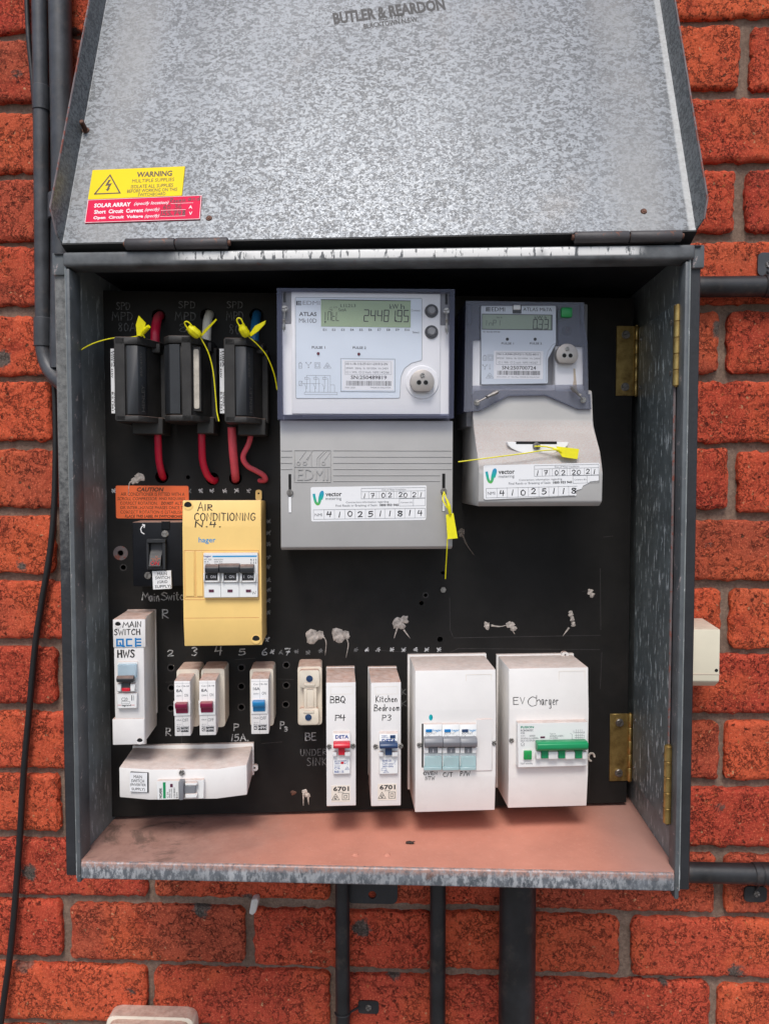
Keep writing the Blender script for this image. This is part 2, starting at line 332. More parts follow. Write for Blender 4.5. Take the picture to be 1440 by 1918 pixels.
class Node:
    """A measuring frame with an origin; geometry is given in mm as (u, v, h) of the frame and stored local to the origin."""
    def __init__(s, fr, u0=0, v0=0, h0=0):
        s.fr = fr; s.o = (u0, v0, h0); s.root = None; s.shift = None
        m = Matrix.Identity(4)
        for k, a in enumerate((fr.u, -fr.n, fr.v)):
            for i in range(3): m[i][k] = a[i]
        m.translation = world(fr.W(u0, v0, h0)); s.m = m
    def P(s, u, v, h): return Vector(((u-s.o[0])/1000, -(h-s.o[2])/1000, (v-s.o[1])/1000))
    def pp(s, px, py, h): return s.fr.pp(px, py, h)
    def at(s, *o):
        n = Node(s.fr, *o); n.root = s.root; return n
    def re(s, *o):                                           # same geometry, own origin
        n = s.at(*o); n.shift = -s.P(*o); return n
    def fin(s, name, bm, mt, parent=None, flip=True):
        me = bpy.data.meshes.new(name)
        if flip: bmesh.ops.recalc_face_normals(bm, faces=bm.faces)
        if s.shift is not None: bmesh.ops.translate(bm, vec=s.shift, verts=bm.verts)
        bm.to_mesh(me); bm.free(); finish(me)
        me.materials.append(M[mt] if isinstance(mt, str) else mt)
        return s.link(name, me, parent)
    def link(s, name, me, parent=None):
        o = bpy.data.objects.new(name, me); COL.objects.link(o)
        par = parent or s.root
        if par is not None:
            o.parent = par; o.matrix_basis = MW[par.name].inverted() @ s.m
        else: o.matrix_basis = s.m
        MW[o.name] = s.m.copy(); return o
    # --- shapes -----------------------------------------------------------------
    def box(s, bm, u0, u1, v0, v1, h0, h1, bev=.5, inset=(0, 0, 0, 0), seg=1):
        t = bmesh.new(); l, r, b, tp = inset                 # inset: how far the front face is pulled in on left, right, bottom, top
        q = [s.P(u0, v0, h0), s.P(u1, v0, h0), s.P(u1, v1, h0), s.P(u0, v1, h0), s.P(u0+l, v0+b, h1), s.P(u1-r, v0+b, h1), s.P(u1-r, v1-tp, h1), s.P(u0+l, v1-tp, h1)]
        v = [t.verts.new(p) for p in q]
        for f in ((3, 2, 1, 0), (4, 5, 6, 7), (0, 1, 5, 4), (1, 2, 6, 5), (2, 3, 7, 6), (3, 0, 4, 7)): t.faces.new([v[i] for i in f])
        s.join(bm, t, bev, seg)
    def join(s, bm, t, bev, seg=1):
        if bev: bmesh.ops.bevel(t, geom=t.edges[:], offset=bev/1000, offset_type='OFFSET', segments=seg, profile=.5, affect='EDGES', clamp_overlap=True)
        me = bpy.data.meshes.new('t'); t.to_mesh(me); t.free(); bm.from_mesh(me); bpy.data.meshes.remove(me)
    def pbox(s, bm, x0, y0, x1, y1, h0, h1, bev=.4, inset=(0, 0, 0, 0), seg=1):   # front face measured on the photo
        a = s.pp(x0, y0, h1); b = s.pp(x1, y1, h1); l, r, bt, tp = inset
        s.box(bm, a[0]-l, b[0]+r, b[1]-bt, a[1]+tp, h0, h1, bev, inset, seg)
    def prism(s, bm, pts, h0, h1, bev=0, axis='h', seg=1):   # outline pts; axis h: (u,v)  axis u: (v,h)  axis v: (u,h)
        f = {'h': lambda a, b, c: s.P(a, b, c), 'u': lambda a, b, c: s.P(c, a, b), 'v': lambda a, b, c: s.P(a, c, b)}[axis]
        t = bmesh.new(); A = [t.verts.new(f(a, b, h0)) for a, b in pts]; B = [t.verts.new(f(a, b, h1)) for a, b in pts]; n = len(pts)
        t.faces.new(A[::-1]); t.faces.new(B)
        for i in range(n): t.faces.new((A[i], A[(i+1) % n], B[(i+1) % n], B[i]))
        s.join(bm, t, bev, seg)
    def plate(s, bm, outline, holes, h0, h1):                # flat plate with real holes
        c = bpy.data.curves.new('t', 'CURVE'); c.dimensions = '2D'; c.fill_mode = 'BOTH'; c.extrude = (h1-h0)/2000
        for pts in [outline]+list(holes):
            sp = c.splines.new('POLY'); sp.points.add(len(pts)-1); sp.use_cyclic_u = True
            for p, q in zip(sp.points, pts): p.co = (q[0]/1000, q[1]/1000, 0, 1)
        o = bpy.data.objects.new('t', c); me = bpy.data.meshes.new_from_object(o); mid = (h0+h1)/2
        for v in me.vertices: v.co = s.P(v.co.x*1000, v.co.y*1000, mid+v.co.z*1000)
        t = bmesh.new(); t.from_mesh(me); bmesh.ops.remove_doubles(t, verts=t.verts, dist=1e-6)
        bpy.data.objects.remove(o); bpy.data.curves.remove(c); bpy.data.meshes.remove(me); s.join(bm, t, 0)
    def cyl(s, bm, u, v, h0, h1, r0, r1=None, n=20, bev=0, a0=0, a1=2*pi):
        r1 = r0 if r1 is None else r1; full = abs(a1-a0) > 6.28
        k = n if full else n+1
        A = [(cos(a0+(a1-a0)*i/n), sin(a0+(a1-a0)*i/n)) for i in range(k)]
        if bev: rings = [(h0, r0), (h1-bev, r1), (h1, r1-bev)]
        else: rings = [(h0, r0), (h1, r1)]
        t = bmesh.new(); R = [[t.verts.new(s.P(u+c*r, v+q*r, h)) for c, q in A] for h, r in rings]
        t.faces.new(R[0][::-1]); t.faces.new(R[-1])
        for a, b in zip(R, R[1:]):
            for i in range(k): t.faces.new((a[i], a[(i+1) % k], b[(i+1) % k], b[i]))
        s.join(bm, t, 0)
    def tube(s, bm, pts, r, n=10, sub=6, rad=None):          # smooth tube through (u,v,h) points, capped
        Q = [Vector(p) for p in pts]; path = []
        if len(Q) > 2 and sub > 1:
            E = [Q[0]*2-Q[1]]+Q+[Q[-1]*2-Q[-2]]
            for i in range(1, len(E)-2):
                a, b, c, d = E[i-1:i+3]
                for k in range(sub):
                    t = k/sub; path.append(.5*((2*b)+(c-a)*t+(2*a-5*b+4*c-d)*t*t+(3*b-a-3*c+d)*t**3))
            path.append(Q[-1])
        else: path = Q
        L = [s.P(*p) for p in path]; R = []; nrm = None
        for i, p in enumerate(L):
            tg = (L[min(i+1, len(L)-1)]-L[max(i-1, 0)]).normalized()
            if nrm is None: nrm = tg.orthogonal().normalized()
            nrm = (nrm-tg*nrm.dot(tg)).normalized(); bn = tg.cross(nrm)
            rr = (rad(i/(len(L)-1)) if rad else r)/1000
            R.append([bm.verts.new(p+(nrm*cos(2*pi*k/n)+bn*sin(2*pi*k/n))*rr) for k in range(n)])
        for a, b in zip(R, R[1:]):
            for k in range(n): bm.faces.new((a[k], a[(k+1) % n], b[(k+1) % n], b[k]))
        bm.faces.new(R[0][::-1]); bm.faces.new(R[-1])
    def strip(s, bm, pts, w, h, vary=0):                             # h may follow the surface: a function of v                             # flat ribbon on the surface along (u,v) points
        n = len(pts); q = [Vector((a, b)) for a, b in pts]; L, R = [], []
        for i in range(n):
            d1 = (q[i]-q[i-1]) if i else (q[1]-q[0]); d2 = (q[i+1]-q[i]) if i < n-1 else d1
            if d1.length < 1e-6: d1 = d2
            if d2.length < 1e-6: d2 = d1
            d1 = d1.normalized(); d2 = d2.normalized(); t = d1+d2
            if t.length < .3: t = d2
            t.normalize(); nn = Vector((-t.y, t.x)); k = w/2/max(.55, abs(nn.dot(Vector((-d2.y, d2.x)))))
            k *= 1+vary*(noise.noise(Vector((q[i].x*.45, q[i].y*.45, i*.33)))*1.3+(.25 if i < n/2 else -.25)) if vary else 1
            p = q[i] - (d2*w*.35 if i == 0 else Vector((0, 0))) + (d1*w*.35 if i == n-1 else Vector((0, 0)))
            H = h(p.y) if callable(h) else h
            L.append(bm.verts.new(s.P(p.x+nn.x*k, p.y+nn.y*k, H))); R.append(bm.verts.new(s.P(p.x-nn.x*k, p.y-nn.y*k, H)))
        for i in range(n-1): bm.faces.new((R[i], R[i+1], L[i+1], L[i]))
    def screw(s, u, v, h, r, slots=2, ang=.6, mt='dull_steel', parent=None, dome=.45, name='screw'):
        bm = bmesh.new(); s.cyl(bm, u, v, h-.4, h+.12*r, r*.98, n=18)
        k = 2*slots; g = .22 if slots == 1 else .3
        for i in range(k):
            a0 = ang+i*2*pi/k; mid = a0+pi/k; du, dv = cos(mid)*r*.14, sin(mid)*r*.14
            pts = [(u+du, v+dv)]+[(u+du+cos(a0+g*.25+(2*pi/k-g*.5)*j/6)*r*.82, v+dv+sin(a0+g*.25+(2*pi/k-g*.5)*j/6)*r*.82) for j in range(7)]
            s.prism(bm, pts, h+.1*r, h+(.12+dome)*r, .12*r)
        return s.fin(name, bm, mt, parent)
    def pscrew(s, x, y, h, r, *a, **k):
        u, v = s.pp(x, y, h); return s.screw(u, v, h, r, *a, **k)
    # --- regions and writing ------------------------------------------------------
    def R(s, x0, y0, x1, y1, h, rot=0):                      # a rectangle measured on the photo -> (a,b) in 0..1 to (u,v)
        a = s.pp(x0, y0, h); b = s.pp(x1, y1, h); return region((a[0]+b[0])/2, (a[1]+b[1])/2, b[0]-a[0], a[1]-b[1], rot)
    def Q(s, c, h):                                          # label seen as four corners TL TR BR BL -> sub-region maker
        p = [Vector(s.pp(x, y, h)) for x, y in c]
        def f(S, T): return (p[0]*(1-S)+p[1]*S)*(1-T)+(p[3]*(1-S)+p[2]*S)*T
        def sub(s0, t0, s1, t1): return lambda a, b: tuple(f(s0+(s1-s0)*a, t1+(t0-t1)*b))
        return sub
    def text(s, name, items, mt, parent=None, lift=.12):    # each line of print is a part of its own
        for it in items:
            bm = bmesh.new()
            st, rg, h = it[:3]; bold = it[3] if len(it) > 3 else 0; sh = it[4] if len(it) > 4 else 0
            V, F = glyphs(st, bold, sh); vs_ = [bm.verts.new(s.P(*rg(a, b), h+lift)) for a, b in V]
            for f in F:
                try: bm.faces.new([vs_[i] for i in f])
                except ValueError: pass
            o = s.fin(name, bm, mt, parent, flip=False)
        return o
    def hand(s, name, items, mt, parent=None, lift=.10, wob=.02):   # pen, chalk and segment characters
        z = 0
        for st, rg, h, w in items:
            x = 0; lines = []; bm = bmesh.new()
            for ch in st:
                wd, ls = STROKES.get(ch, (.4, []))
                for l in ls: lines.append([(x+a+random.uniform(-wob, wob), b+random.uniform(-wob, wob)) for a, b in smooth(l)])
                x += wd+.22
            xs = [a for l in lines for a, b in l]; ys = [b for l in lines for a, b in l]
            x0, x1, y0, y1 = min(xs), max(xs), min(ys), max(ys)
            for l in lines:
                z = (z+1) % 7; s.strip(bm, [rg((a-x0)/max(1e-6, x1-x0), (b-y0)/max(1e-6, y1-y0)) for a, b in l], w, (lambda v_, h=h, e=lift+z*.012: h(v_)+e) if callable(h) else h+lift+z*.012, .38)
            o = s.fin(name, bm, mt, parent, flip=False)
        return o
    def lines(s, bm, ls, w, h, lift=.1):
        for i, l in enumerate(ls): s.strip(bm, l, w, h+lift+(i % 5)*.012)
    def frame_lines(s, bm, rg, w, h):
        p = [rg(0, 0), rg(1, 0), rg(1, 1), rg(0, 1)]; s.lines(bm, [[p[i], p[(i+1) % 4]] for i in range(4)], w, h)
    def card(s, bm, rg, h0, h1, r=0, bev=0):                 # thin label or plate filling a region, corners rounded by r mm
        s.prism(bm, rounded([rg(0, 0), rg(1, 0), rg(1, 1), rg(0, 1)], r), h0, h1, bev)

def region(uc, vc, w, h, rot=0):
    c, q = cos(rot), sin(rot)
    return lambda a, b: (uc+(a-.5)*w*c-(b-.5)*h*q, vc+(a-.5)*w*q+(b-.5)*h*c)
def rounded(p, r, n=4):
    if not r: return p
    out = []
    for i in range(len(p)):
        a, b, c = Vector(p[i-1]), Vector(p[i]), Vector(p[(i+1) % len(p)]); d1 = (a-b).normalized()*r; d2 = (c-b).normalized()*r
        for k in range(n+1):
            t = k/n; out.append(tuple((b+d1)*(1-t)**2+b*2*t*(1-t)+(b+d2)*t*t))
    return out
def circle(u, v, r, n=14): return [(u+r*cos(2*pi*i/n), v+r*sin(2*pi*i/n)) for i in range(n)]
def smooth(l):
    if len(l) < 3 or l[0] == 'straight': return l[1:] if l[0] == 'straight' else l
    E = [Vector(l[0])]+[Vector(p) for p in l]+[Vector(l[-1])]; out = []
    for i in range(1, len(E)-2):
        a, b, c, d = E[i-1:i+3]
        for k in range(3):
            t = k/3; out.append(tuple(.5*((2*b)+(c-a)*t+(2*a-5*b+4*c-d)*t*t+(3*b-a-3*c+d)*t**3)))
    return out+[l[-1]]

GC = {}
def glyphs(st, bold, sh):                                  # outline letters of the built-in font, normalised to 0..1
    if 'M' in st or 'm' in st: bold = 0                     # outlines of m grow spikes when thickened
    k = (st, bold, sh)
    if k not in GC:
        c = bpy.data.curves.new('t', 'FONT'); c.body = st; c.size = 1; c.resolution_u = 2; c.offset = bold; c.shear = sh; c.fill_mode = 'FRONT'
        o = bpy.data.objects.new('t', c); me = bpy.data.meshes.new_from_object(o)
        xs = [v.co.x for v in me.vertices]; ys = [v.co.y for v in me.vertices]; x0, x1, y0, y1 = min(xs), max(xs), min(ys), max(ys)
        GC[k] = ([((v.co.x-x0)/(x1-x0), (v.co.y-y0)/(y1-y0)) for v in me.vertices], [tuple(p.vertices) for p in me.polygons])
        bpy.data.objects.remove(o); bpy.data.curves.remove(c); bpy.data.meshes.remove(me)
    return GC[k]

S_ = 'straight'
STROKES = {
 'A': (.7, [[S_, (0, 0), (.35, 1), (.7, 0)], [(.12, .35), (.58, .38)]]), 'B': (.6, [[S_, (.05, 0), (.05, 1)], [(.05, 1), (.5, .9), (.5, .6), (.1, .52), (.6, .4), (.55, .05), (.05, 0)]]),
 'C': (.6, [[(.6, .85), (.35, 1), (.05, .7), (.05, .25), (.3, 0), (.6, .12)]]), 'D': (.6, [[S_, (.06, 0), (.06, 1)], [(.0, .97), (.45, .9), (.6, .5), (.42, .08), (.0, .02)]]),
 'E': (.55, [[S_, (.55, 1), (.05, 1), (.05, 0), (.55, 0)], [(.05, .52), (.45, .55)]]), 'G': (.6, [[(.6, .85), (.35, 1), (.05, .7), (.05, .25), (.3, 0), (.6, .2), (.58, .45), (.35, .45)]]),
 'H': (.6, [[S_, (.05, 0), (.05, 1)], [S_, (.58, 0), (.55, 1)], [(.05, .5), (.56, .52)]]), 'I': (.12, [[S_, (.06, 0), (.06, 1)]]),
 'K': (.6, [[S_, (.05, 0), (.05, 1)], [S_, (.55, 1), (.08, .45), (.6, 0)]]), 'M': (.8, [[S_, (0, 0), (.12, 1), (.4, .35), (.66, 1), (.8, 0)]]),
 'N': (.62, [[S_, (.02, 0), (.05, 1), (.55, .05), (.6, 1)]]), 'O': (.66, [[(.33, 1), (.05, .75), (.08, .2), (.36, 0), (.62, .3), (.58, .8), (.33, 1)]]),
 'P': (.55, [[S_, (.05, 0), (.08, 1)], [(.05, .98), (.5, .92), (.5, .58), (.1, .48)]]), 'Q': (.66, [[(.33, 1), (.05, .75), (.08, .2), (.36, 0), (.62, .3), (.58, .8), (.33, 1)], [(.35, .3), (.66, -.08)]]),
 'R': (.6, [[S_, (.05, 0), (.08, 1)], [(.05, .98), (.5, .92), (.48, .6), (.1, .5), (.6, 0)]]), 'S': (.5, [[(.5, .88), (.25, 1), (.05, .78), (.3, .52), (.5, .25), (.25, 0), (0, .12)]]),
 'T': (.6, [[(0, 1), (.6, .97)], [S_, (.3, .98), (.28, 0)]]), 'U': (.6, [[(.05, 1), (.06, .25), (.3, 0), (.55, .25), (.57, 1)]]), 'V': (.6, [[S_, (0, 1), (.3, 0), (.62, 1)]]),
 'W': (.85, [[S_, (0, .98), (.2, 0), (.42, .7), (.62, 0), (.85, 1)]]), '/': (.4, [[S_, (0, 0), (.4, 1)]]), '.': (.1, [[(.0, .0), (.06, .05), (.1, .02)]]), ',': (.1, [[(.08, .1), (.0, -.15)]]),
 '1': (.15, [[S_, (.02, .02), (.14, 1)]]), '2': (.55, [[(.03, .75), (.2, 1), (.5, .85), (.35, .4), (.02, .03), (.2, .02), (.56, .05)]]), '3': (.5, [[(.03, .92), (.3, 1), (.48, .78), (.2, .53), (.5, .3), (.28, 0), (0, .08)]]),
 '4': (.55, [[S_, (.12, 1), (.02, .45), (.52, .5)], [S_, (.42, .95), (.36, 0)]]), '5': (.52, [[S_, (.5, 1), (.12, .98), (.08, .55)], [(.08, .55), (.42, .6), (.5, .25), (.25, 0), (0, .06)]]),
 '6': (.5, [[(.42, 1), (.12, .65), (.05, .2), (.28, 0), (.48, .22), (.3, .45), (.07, .28)]]), '7': (.55, [[S_, (.02, .95), (.52, 1), (.22, 0)], [(.18, .48), (.52, .5)]]),
 '8': (.5, [[(.42, .88), (.2, 1), (.08, .75), (.42, .35), (.3, 0), (.05, .18), (.22, .5), (.46, .82), (.3, 1)]]), '0': (.55, [[(.28, .95), (.04, .6), (.14, .08), (.42, .1), (.52, .6), (.28, .95)]]),
 'a': (.45, [[(.4, .52), (.15, .55), (.04, .2), (.22, .02), (.4, .5)], [(.4, .52), (.42, .02)]]), 'c': (.4, [[(.4, .45), (.2, .55), (.04, .25), (.2, 0), (.42, .08)]]), 'd': (.45, [[(.4, .5), (.12, .5), (.04, .2), (.22, 0), (.4, .4)], [(.42, 1), (.42, 0)]]),
 'e': (.4, [[(.06, .28), (.38, .35), (.25, .56), (.05, .3), (.18, 0), (.4, .08)]]), 'g': (.45, [[(.4, .5), (.15, .52), (.06, .2), (.25, .05), (.4, .5)], [(.41, .5), (.38, -.3), (.08, -.3)]]),
 'h': (.42, [[(.05, 1), (.04, 0)], [(.05, .35), (.25, .55), (.38, .35), (.38, 0)]]), 'i': (.1, [[(.05, .5), (.06, 0)], [(.06, .72), (.09, .78)]]), 'm': (.6, [[(.03, .5), (.04, 0)], [(.04, .4), (.2, .52), (.28, 0)], [(.28, .4), (.46, .52), (.56, 0)]]),
 'n': (.42, [[(.04, .5), (.05, 0)], [(.05, .35), (.25, .55), (.38, .3), (.4, 0)]]), 'o': (.42, [[(.2, .52), (.04, .25), (.2, 0), (.38, .25), (.2, .52)]]), 'r': (.35, [[(.04, .5), (.06, 0)], [(.06, .35), (.2, .52), (.36, .45)]]),
 't': (.35, [[(.16, .85), (.14, .1), (.32, .02)], [(0, .58), (.34, .6)]]), 'w': (.6, [[S_, (0, .5), (.15, 0), (.3, .4), (.45, 0), (.6, .52)]]), '*': (.5, [[(0, .1), (.5, .9)], [(.05, .8), (.45, .1)], [(0, .5), (.5, .5)], [(.1, .2), (.4, .95)]]), ' ': (.35, []),
}
SEG = {'a': ((.1, 1), (.9, 1)), 'b': ((.95, .95), (.9, .55)), 'c': ((.88, .45), (.83, .05)), 'd': ((.05, 0), (.78, 0)), 'e': ((.0, .05), (.05, .45)), 'f': ((.06, .55), (.11, .95)), 'g': ((.1, .5), (.85, .5)), 'i': ((.5, .95), (.44, .05)), 'n': ((.12, .9), (.80, .1))}
DIG = {'0': 'abcdef', '1': 'bc', '2': 'abged', '3': 'abgcd', '4': 'fgbc', '5': 'afgcd', '7': 'abc', '8': 'abcdefg', '9': 'abfgcd', 'N': 'efabc', 't': 'fegd', 'L': 'fed', 'I': 'i', 'n': 'egc', 'P': 'efabg', ' ': ''}
def lcd(n, name, st, rg, h, w, parent, mt='ink'):          # seven segment figures, slightly slanted
    k = len(st.replace('.', '')); bm = bmesh.new(); i = 0
    for ch in st:
        if ch == '.':
            a, b = rg((i-.10)/k, .0), rg((i-.10)/k, .06); n.strip(bm, [rg((i-.12)/k, .02), rg((i-.12)/k, .09)], w*1.5, h+.17); continue
        for q in DIG[ch]:
            (x0, y0), (x1, y1) = SEG[q]; n.strip(bm, [rg((i+x0*.78+.04)/k, y0), rg((i+x1*.78+.04)/k, y1)], w, h+.13+ord(q) % 5*.01)
        i += 1
    return n.fin(name, bm, mt, parent, flip=False)

def thing(name, label, cat, fr, u0, v0, h0=0, group=None):
    n = Node(fr, u0, v0, h0); o = bpy.data.objects.new(name, None); o.empty_display_size = .02; COL.objects.link(o)
    o.matrix_basis = n.m; MW[o.name] = n.m.copy(); n.root = o; tag(o, label, cat, group); return n
def tag(o, label=None, cat=None, group=None, kind=None):
    for k, v in (('label', label), ('category', cat), ('group', group), ('kind', kind)):
        if v: o[k] = v
    return o
B = bmesh.new

# ------------------------------------------------------------------ ground
bm = B(); g = Frame((0, 0, -2150), (1, 0, 0), (0, 1, 0)); n = Node(g)
n.box(bm, -40000, 40000, -40000, 300, -120, 0, 0)
tag(n.fin('ground', bm, 'concrete'), kind='structure')

# ------------------------------------------------------------------ brick wall
wall = thing('brick_wall', 'rough red clay brick wall with sandy mortar joints behind the meter box', 'wall', WALL, 410, -2150)
bm = B(); wall.box(bm, -960, 1780, -2150, 900, -120, -9.5, 0)
wall.re(410, -600, 0).fin('mortar_bed', bm, 'mortar')
def brick_mesh(w, h, seed):
    rnd = random.Random(seed); nx, nz = 60, 21; me = bpy.data.meshes.new('brick'); bm = B(); off = Vector((seed*7.3, seed*3.1, 0))
    rc = rnd.uniform(6, 12); G = []
    for j in range(nz+1):
        row = []
        for i in range(nx+1):
            s, t = i/nx, j/nz
            s = .5-.5*cos(pi*s)*(.55+.45*abs(cos(pi*s))); t = .5-.5*cos(pi*t)*(.55+.45*abs(cos(pi*t)))
            x, z = (s-.5)*w, (t-.5)*h
            cx, cz = w/2-rc, h/2-rc                          # rounded corners
            if abs(x) > cx and abs(z) > cz:
                dx, dz = abs(x)-cx, abs(z)-cz; L = math.hypot(dx, dz)
                if L > rc: x = math.copysign(cx+dx*rc/L, x); z = math.copysign(cz+dz*rc/L, z)
            ed = min(w/2-abs(x), h/2-abs(z)); k = max(0, 1-ed/5)
            p = Vector((x/16, z/16, 0))+off
            x += (noise.noise(p)*2.6+noise.noise(p*3.1)*1.8)*k; z += (noise.noise(p+Vector((9, 5, 2)))*2.8+noise.noise(p*3.1+Vector((4, 0, 1)))*2.0)*k
            y = k*k*3.6*(1+.5*noise.noise(p*2)) - noise.noise(Vector((x/30, z/30, 5))+off)*.9 - noise.noise(Vector((x/7, z/7, 9))+off)*1.1
            row.append(bm.verts.new((x/1000, y/1000, z/1000)))
        G.append(row)
    for j in range(nz):
        for i in range(nx): bm.faces.new((G[j][i], G[j][i+1], G[j+1][i+1], G[j+1][i]))
    ring = G[0]+[r[-1] for r in G[1:]]+G[-1][-2::-1]+[r[0] for r in G[-2:0:-1]]
    back = [bm.verts.new((v.co.x, .035, v.co.z)) for v in ring]
    for i in range(len(ring)): q = (i+1) % len(ring); bm.faces.new((ring[q], ring[i], back[i], back[q]))
    bm.to_mesh(me); bm.free(); finish(me); me.materials.append(M['brick']); return me
BR = [brick_mesh(232, 75, k) for k in range(12)]
def add_brick(uc, vc, k):
    nd = Node(WALL, uc, vc, random.uniform(-1.2, 1.4)); o = nd.link('brick', BR[k], wall.root)
    o.matrix_basis = o.matrix_basis @ Matrix.Rotation(radians(random.uniform(-.5, .5)), 4, 'Y') @ Matrix.Diagonal((random.choice((1, -1)), 1, random.choice((1, -1)), 1))
for i in range(-7, 21):
    zc = -2.2-85.5*(i+.5)
    for k in range(-4, 8):
        uc = ((102 if i % 2 == 0 else -11)+244*k+122) + (16*(1-(i/14)) if 0 <= i <= 14 and i % 2 == 0 and k > 1 else 0)+random.uniform(-3, 3)
        if i == 4 and k > 1: uc -= 14
        if 235 < uc < 600 and -860 < zc < -420: continue     # nobody sees the wall right behind the box
        add_brick(uc, zc+random.uniform(-1.5, 1.5)-.0033*uc, random.randrange(12))

# ------------------------------------------------------------------ meter box
box = thing('meter_box', 'open weathered grey steel meter box on the brick wall with its galvanised lid swung up', 'meter box', WALL, 407, -960)
T = box
bm = B(); T.box(bm, 97, 719, -962, -338, 1, 3, 0); T.fin('back_panel', bm, 'inner_paint')
bm = B(); T.box(bm, 107.2, 108.8, -962, -338.5, 3.2, 224, .3); T.re(108, -650, 110).fin('side_wall', bm, 'inner_paint')
bm = B(); T.box(bm, 708.2, 709.8, -962, -338.5, 3.2, 224, .3); T.re(709, -650, 110).fin('side_wall', bm, 'inner_paint')
bm = B(); T.box(bm, 97, 719, -338.3, -336.8, 3.2, 224, .3); T.re(407, -338, 110).fin('top_panel', bm, 'dark_paint')
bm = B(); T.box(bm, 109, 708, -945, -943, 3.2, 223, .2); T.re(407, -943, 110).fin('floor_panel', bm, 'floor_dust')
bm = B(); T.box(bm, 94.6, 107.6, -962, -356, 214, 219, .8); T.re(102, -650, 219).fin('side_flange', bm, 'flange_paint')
bm = B(); T.box(bm, 709.8, 721, -964, -352, 213, 218, .8); T.re(715, -650, 218).fin('side_flange', bm, 'dark_paint')
bm = B(); T.box(bm, 107.8, 112.6, -966, -352, 200, 225, 1.6, seg=2); T.re(110, -650, 225).fin('inner_ridge', bm, 'grey_paint')
bm = B(); T.box(bm, 704.2, 708.6, -970, -352, 205, 225, 1.4, seg=2); T.re(706, -650, 225).fin('inner_ridge', bm, 'grey_paint')
bm = B(); T.box(bm, 106.5, 713, -350.6, -336.6, 200, 227, 3, seg=3); T.re(407, -337, 227).fin('top_lip', bm, 'lip')
bm = B(); T.box(bm, 112.8, 704, -961.5, -943.6, 219, 226.5, 2, seg=3); T.re(407, -961, 226).fin('bottom_lip', bm, 'bottom_lip')
for a, b in ((94, 107.5), (711.5, 723)):
    bm = B(); T.box(bm, a, b, -357.5, -336, 196, 222, 1.2, seg=2); T.re((a+b)/2, -345, 222).fin('corner_tab', bm, 'grey_paint')
for x in (665, 725):
    u, v = FLOOR.pp(x, 1601, .5); nf = Node(FLOOR, u, v, 0); nf.root = box.root
    bm = B(); nf.cyl(bm, u, v, -.5, 1.1, 4, 2.6, 16); nf.cyl(bm, u, v, 1, 1.7, 2.2, 1.4, 14); nf.fin('rivet', bm, 'floor_dust')
bm = B(); c = (395, -1094.5)
T.plate(bm, rounded([(362, -945), (362, -1106), (427.5, -1106), (427.5, -945)], 9), [circle(395, -1094.5, 5.2, 18)], 3, 6)
T.re(395, -1090, 5).fin('mounting_strap', bm, 'dark_paint')

# lid, leaning back against the wall above the box
L = Node(LID, 0, 0, 0); L.root = box.root
bm = B(); L.box(bm, -301, 306.5, 0, 590, -1.2, 0, .3); lid = L.fin('lid', bm, 'lid_zinc')
tag(lid, 'spangled galvanised lid swung up above the box')
for sgn, u0 in ((-1, -301.1), (1, 306.6)):
    bm = B(); t = [(0, -1)]+([(3, 9), (22, 24)] if sgn < 0 else [(1, 14), (16, 24)])+[(590, 25), (590, -1)]
    L.prism(bm, t, u0-.7, u0+.7, .3, 'u'); q = bm.verts
    for vv in bm.verts: vv.co.x += sgn*(-vv.co.y)*.16        # the folded edge splays outwards a little
    L.fin('lid_flange', bm, 'flange_zinc', lid)
    bm = B(); e = ([(3, 9), (22, 24)] if sgn < 0 else [(1, 14), (16, 24)])+[(588, 25)]
    L.tube(bm, [(u0+sgn*h*.16, v, h) for v, h in e], .95, 6, 1); L.re(u0, 290, 20).fin('rusty_edge', bm, 'rust_edge', lid)
bm = B(); L.box(bm, -301.5, 307, -1.5, 0, -25, -.2, .3); L.fin('hinge_flange', bm, 'black_flange', lid)
for x, y in ((391, 407), (1206, 394)):
    u, v = L.pp(x, y, 1); bm = B(); L.cyl(bm, u, v, -.3, 1, 3.4, 2.6, 16); L.cyl(bm, u, v, .9, 1.6, 1.6, 1.1, 12); L.re(u, v, 0).fin('rivet', bm, 'rust_steel', lid)
u, v = L.pp(158, 238, 4); bm = B(); L.cyl(bm, u, v, -1, 12, 2.6, 2.4, 14, .5); L.cyl(bm, u, v, -.5, 1.2, 4, 3.6, 14); L.re(u, v, 0).fin('stay_pin', bm, 'rust_steel', lid)
r = radians(8)
L.text('printed_stamp', [('BUTLER & REARDON', L.R(624, 12.5, 834, 28.5, 0, r), 0, .045), ('622-1739', L.R(708, 29, 755, 34.5, 0, r), 0, .03), ('BLACKTOWN N.S.W.', L.R(681, 38.5, 784, 45, 0, r), 0, .03)], 'ink', lid, .08)
for x0, x1, x2, y in ((236, 329, 427, 456), (1075, 1178, 1275, 443)):
    a = T.pp(x0, y, 228)[0]; b = T.pp(x1, y, 228)[0]; c_ = T.pp(x2, y, 228)[0]; z = T.pp(x1, y, 228)[1]
    bm = B(); T.box(bm, a+3, c_-3, z-5, z+3.6, 202, 222, .3); hg = T.re(b, z, 225).fin('lid_hinge', bm, 'hinge_paint')
    for p, q in ((a, b-.5), (b+.5, c_)):
        bm = B(); T.tube(bm, [(p, z, 228), (p+.8, z, 228), (q-.8, z, 228), (q, z, 228)], 5.4, 16, 1, lambda f: 5.4 if .01 < f < .99 else 4.8)
        T.re((p+q)/2, z, 228).fin('knuckle', bm, 'hinge_paint', hg)
    bm = B(); T.tube(bm, [(a-2, z, 228), (c_+2.5, z, 228)], 2.6, 12, 1); T.re(b, z, 228).fin('hinge_pin', bm, 'rust_steel', hg)

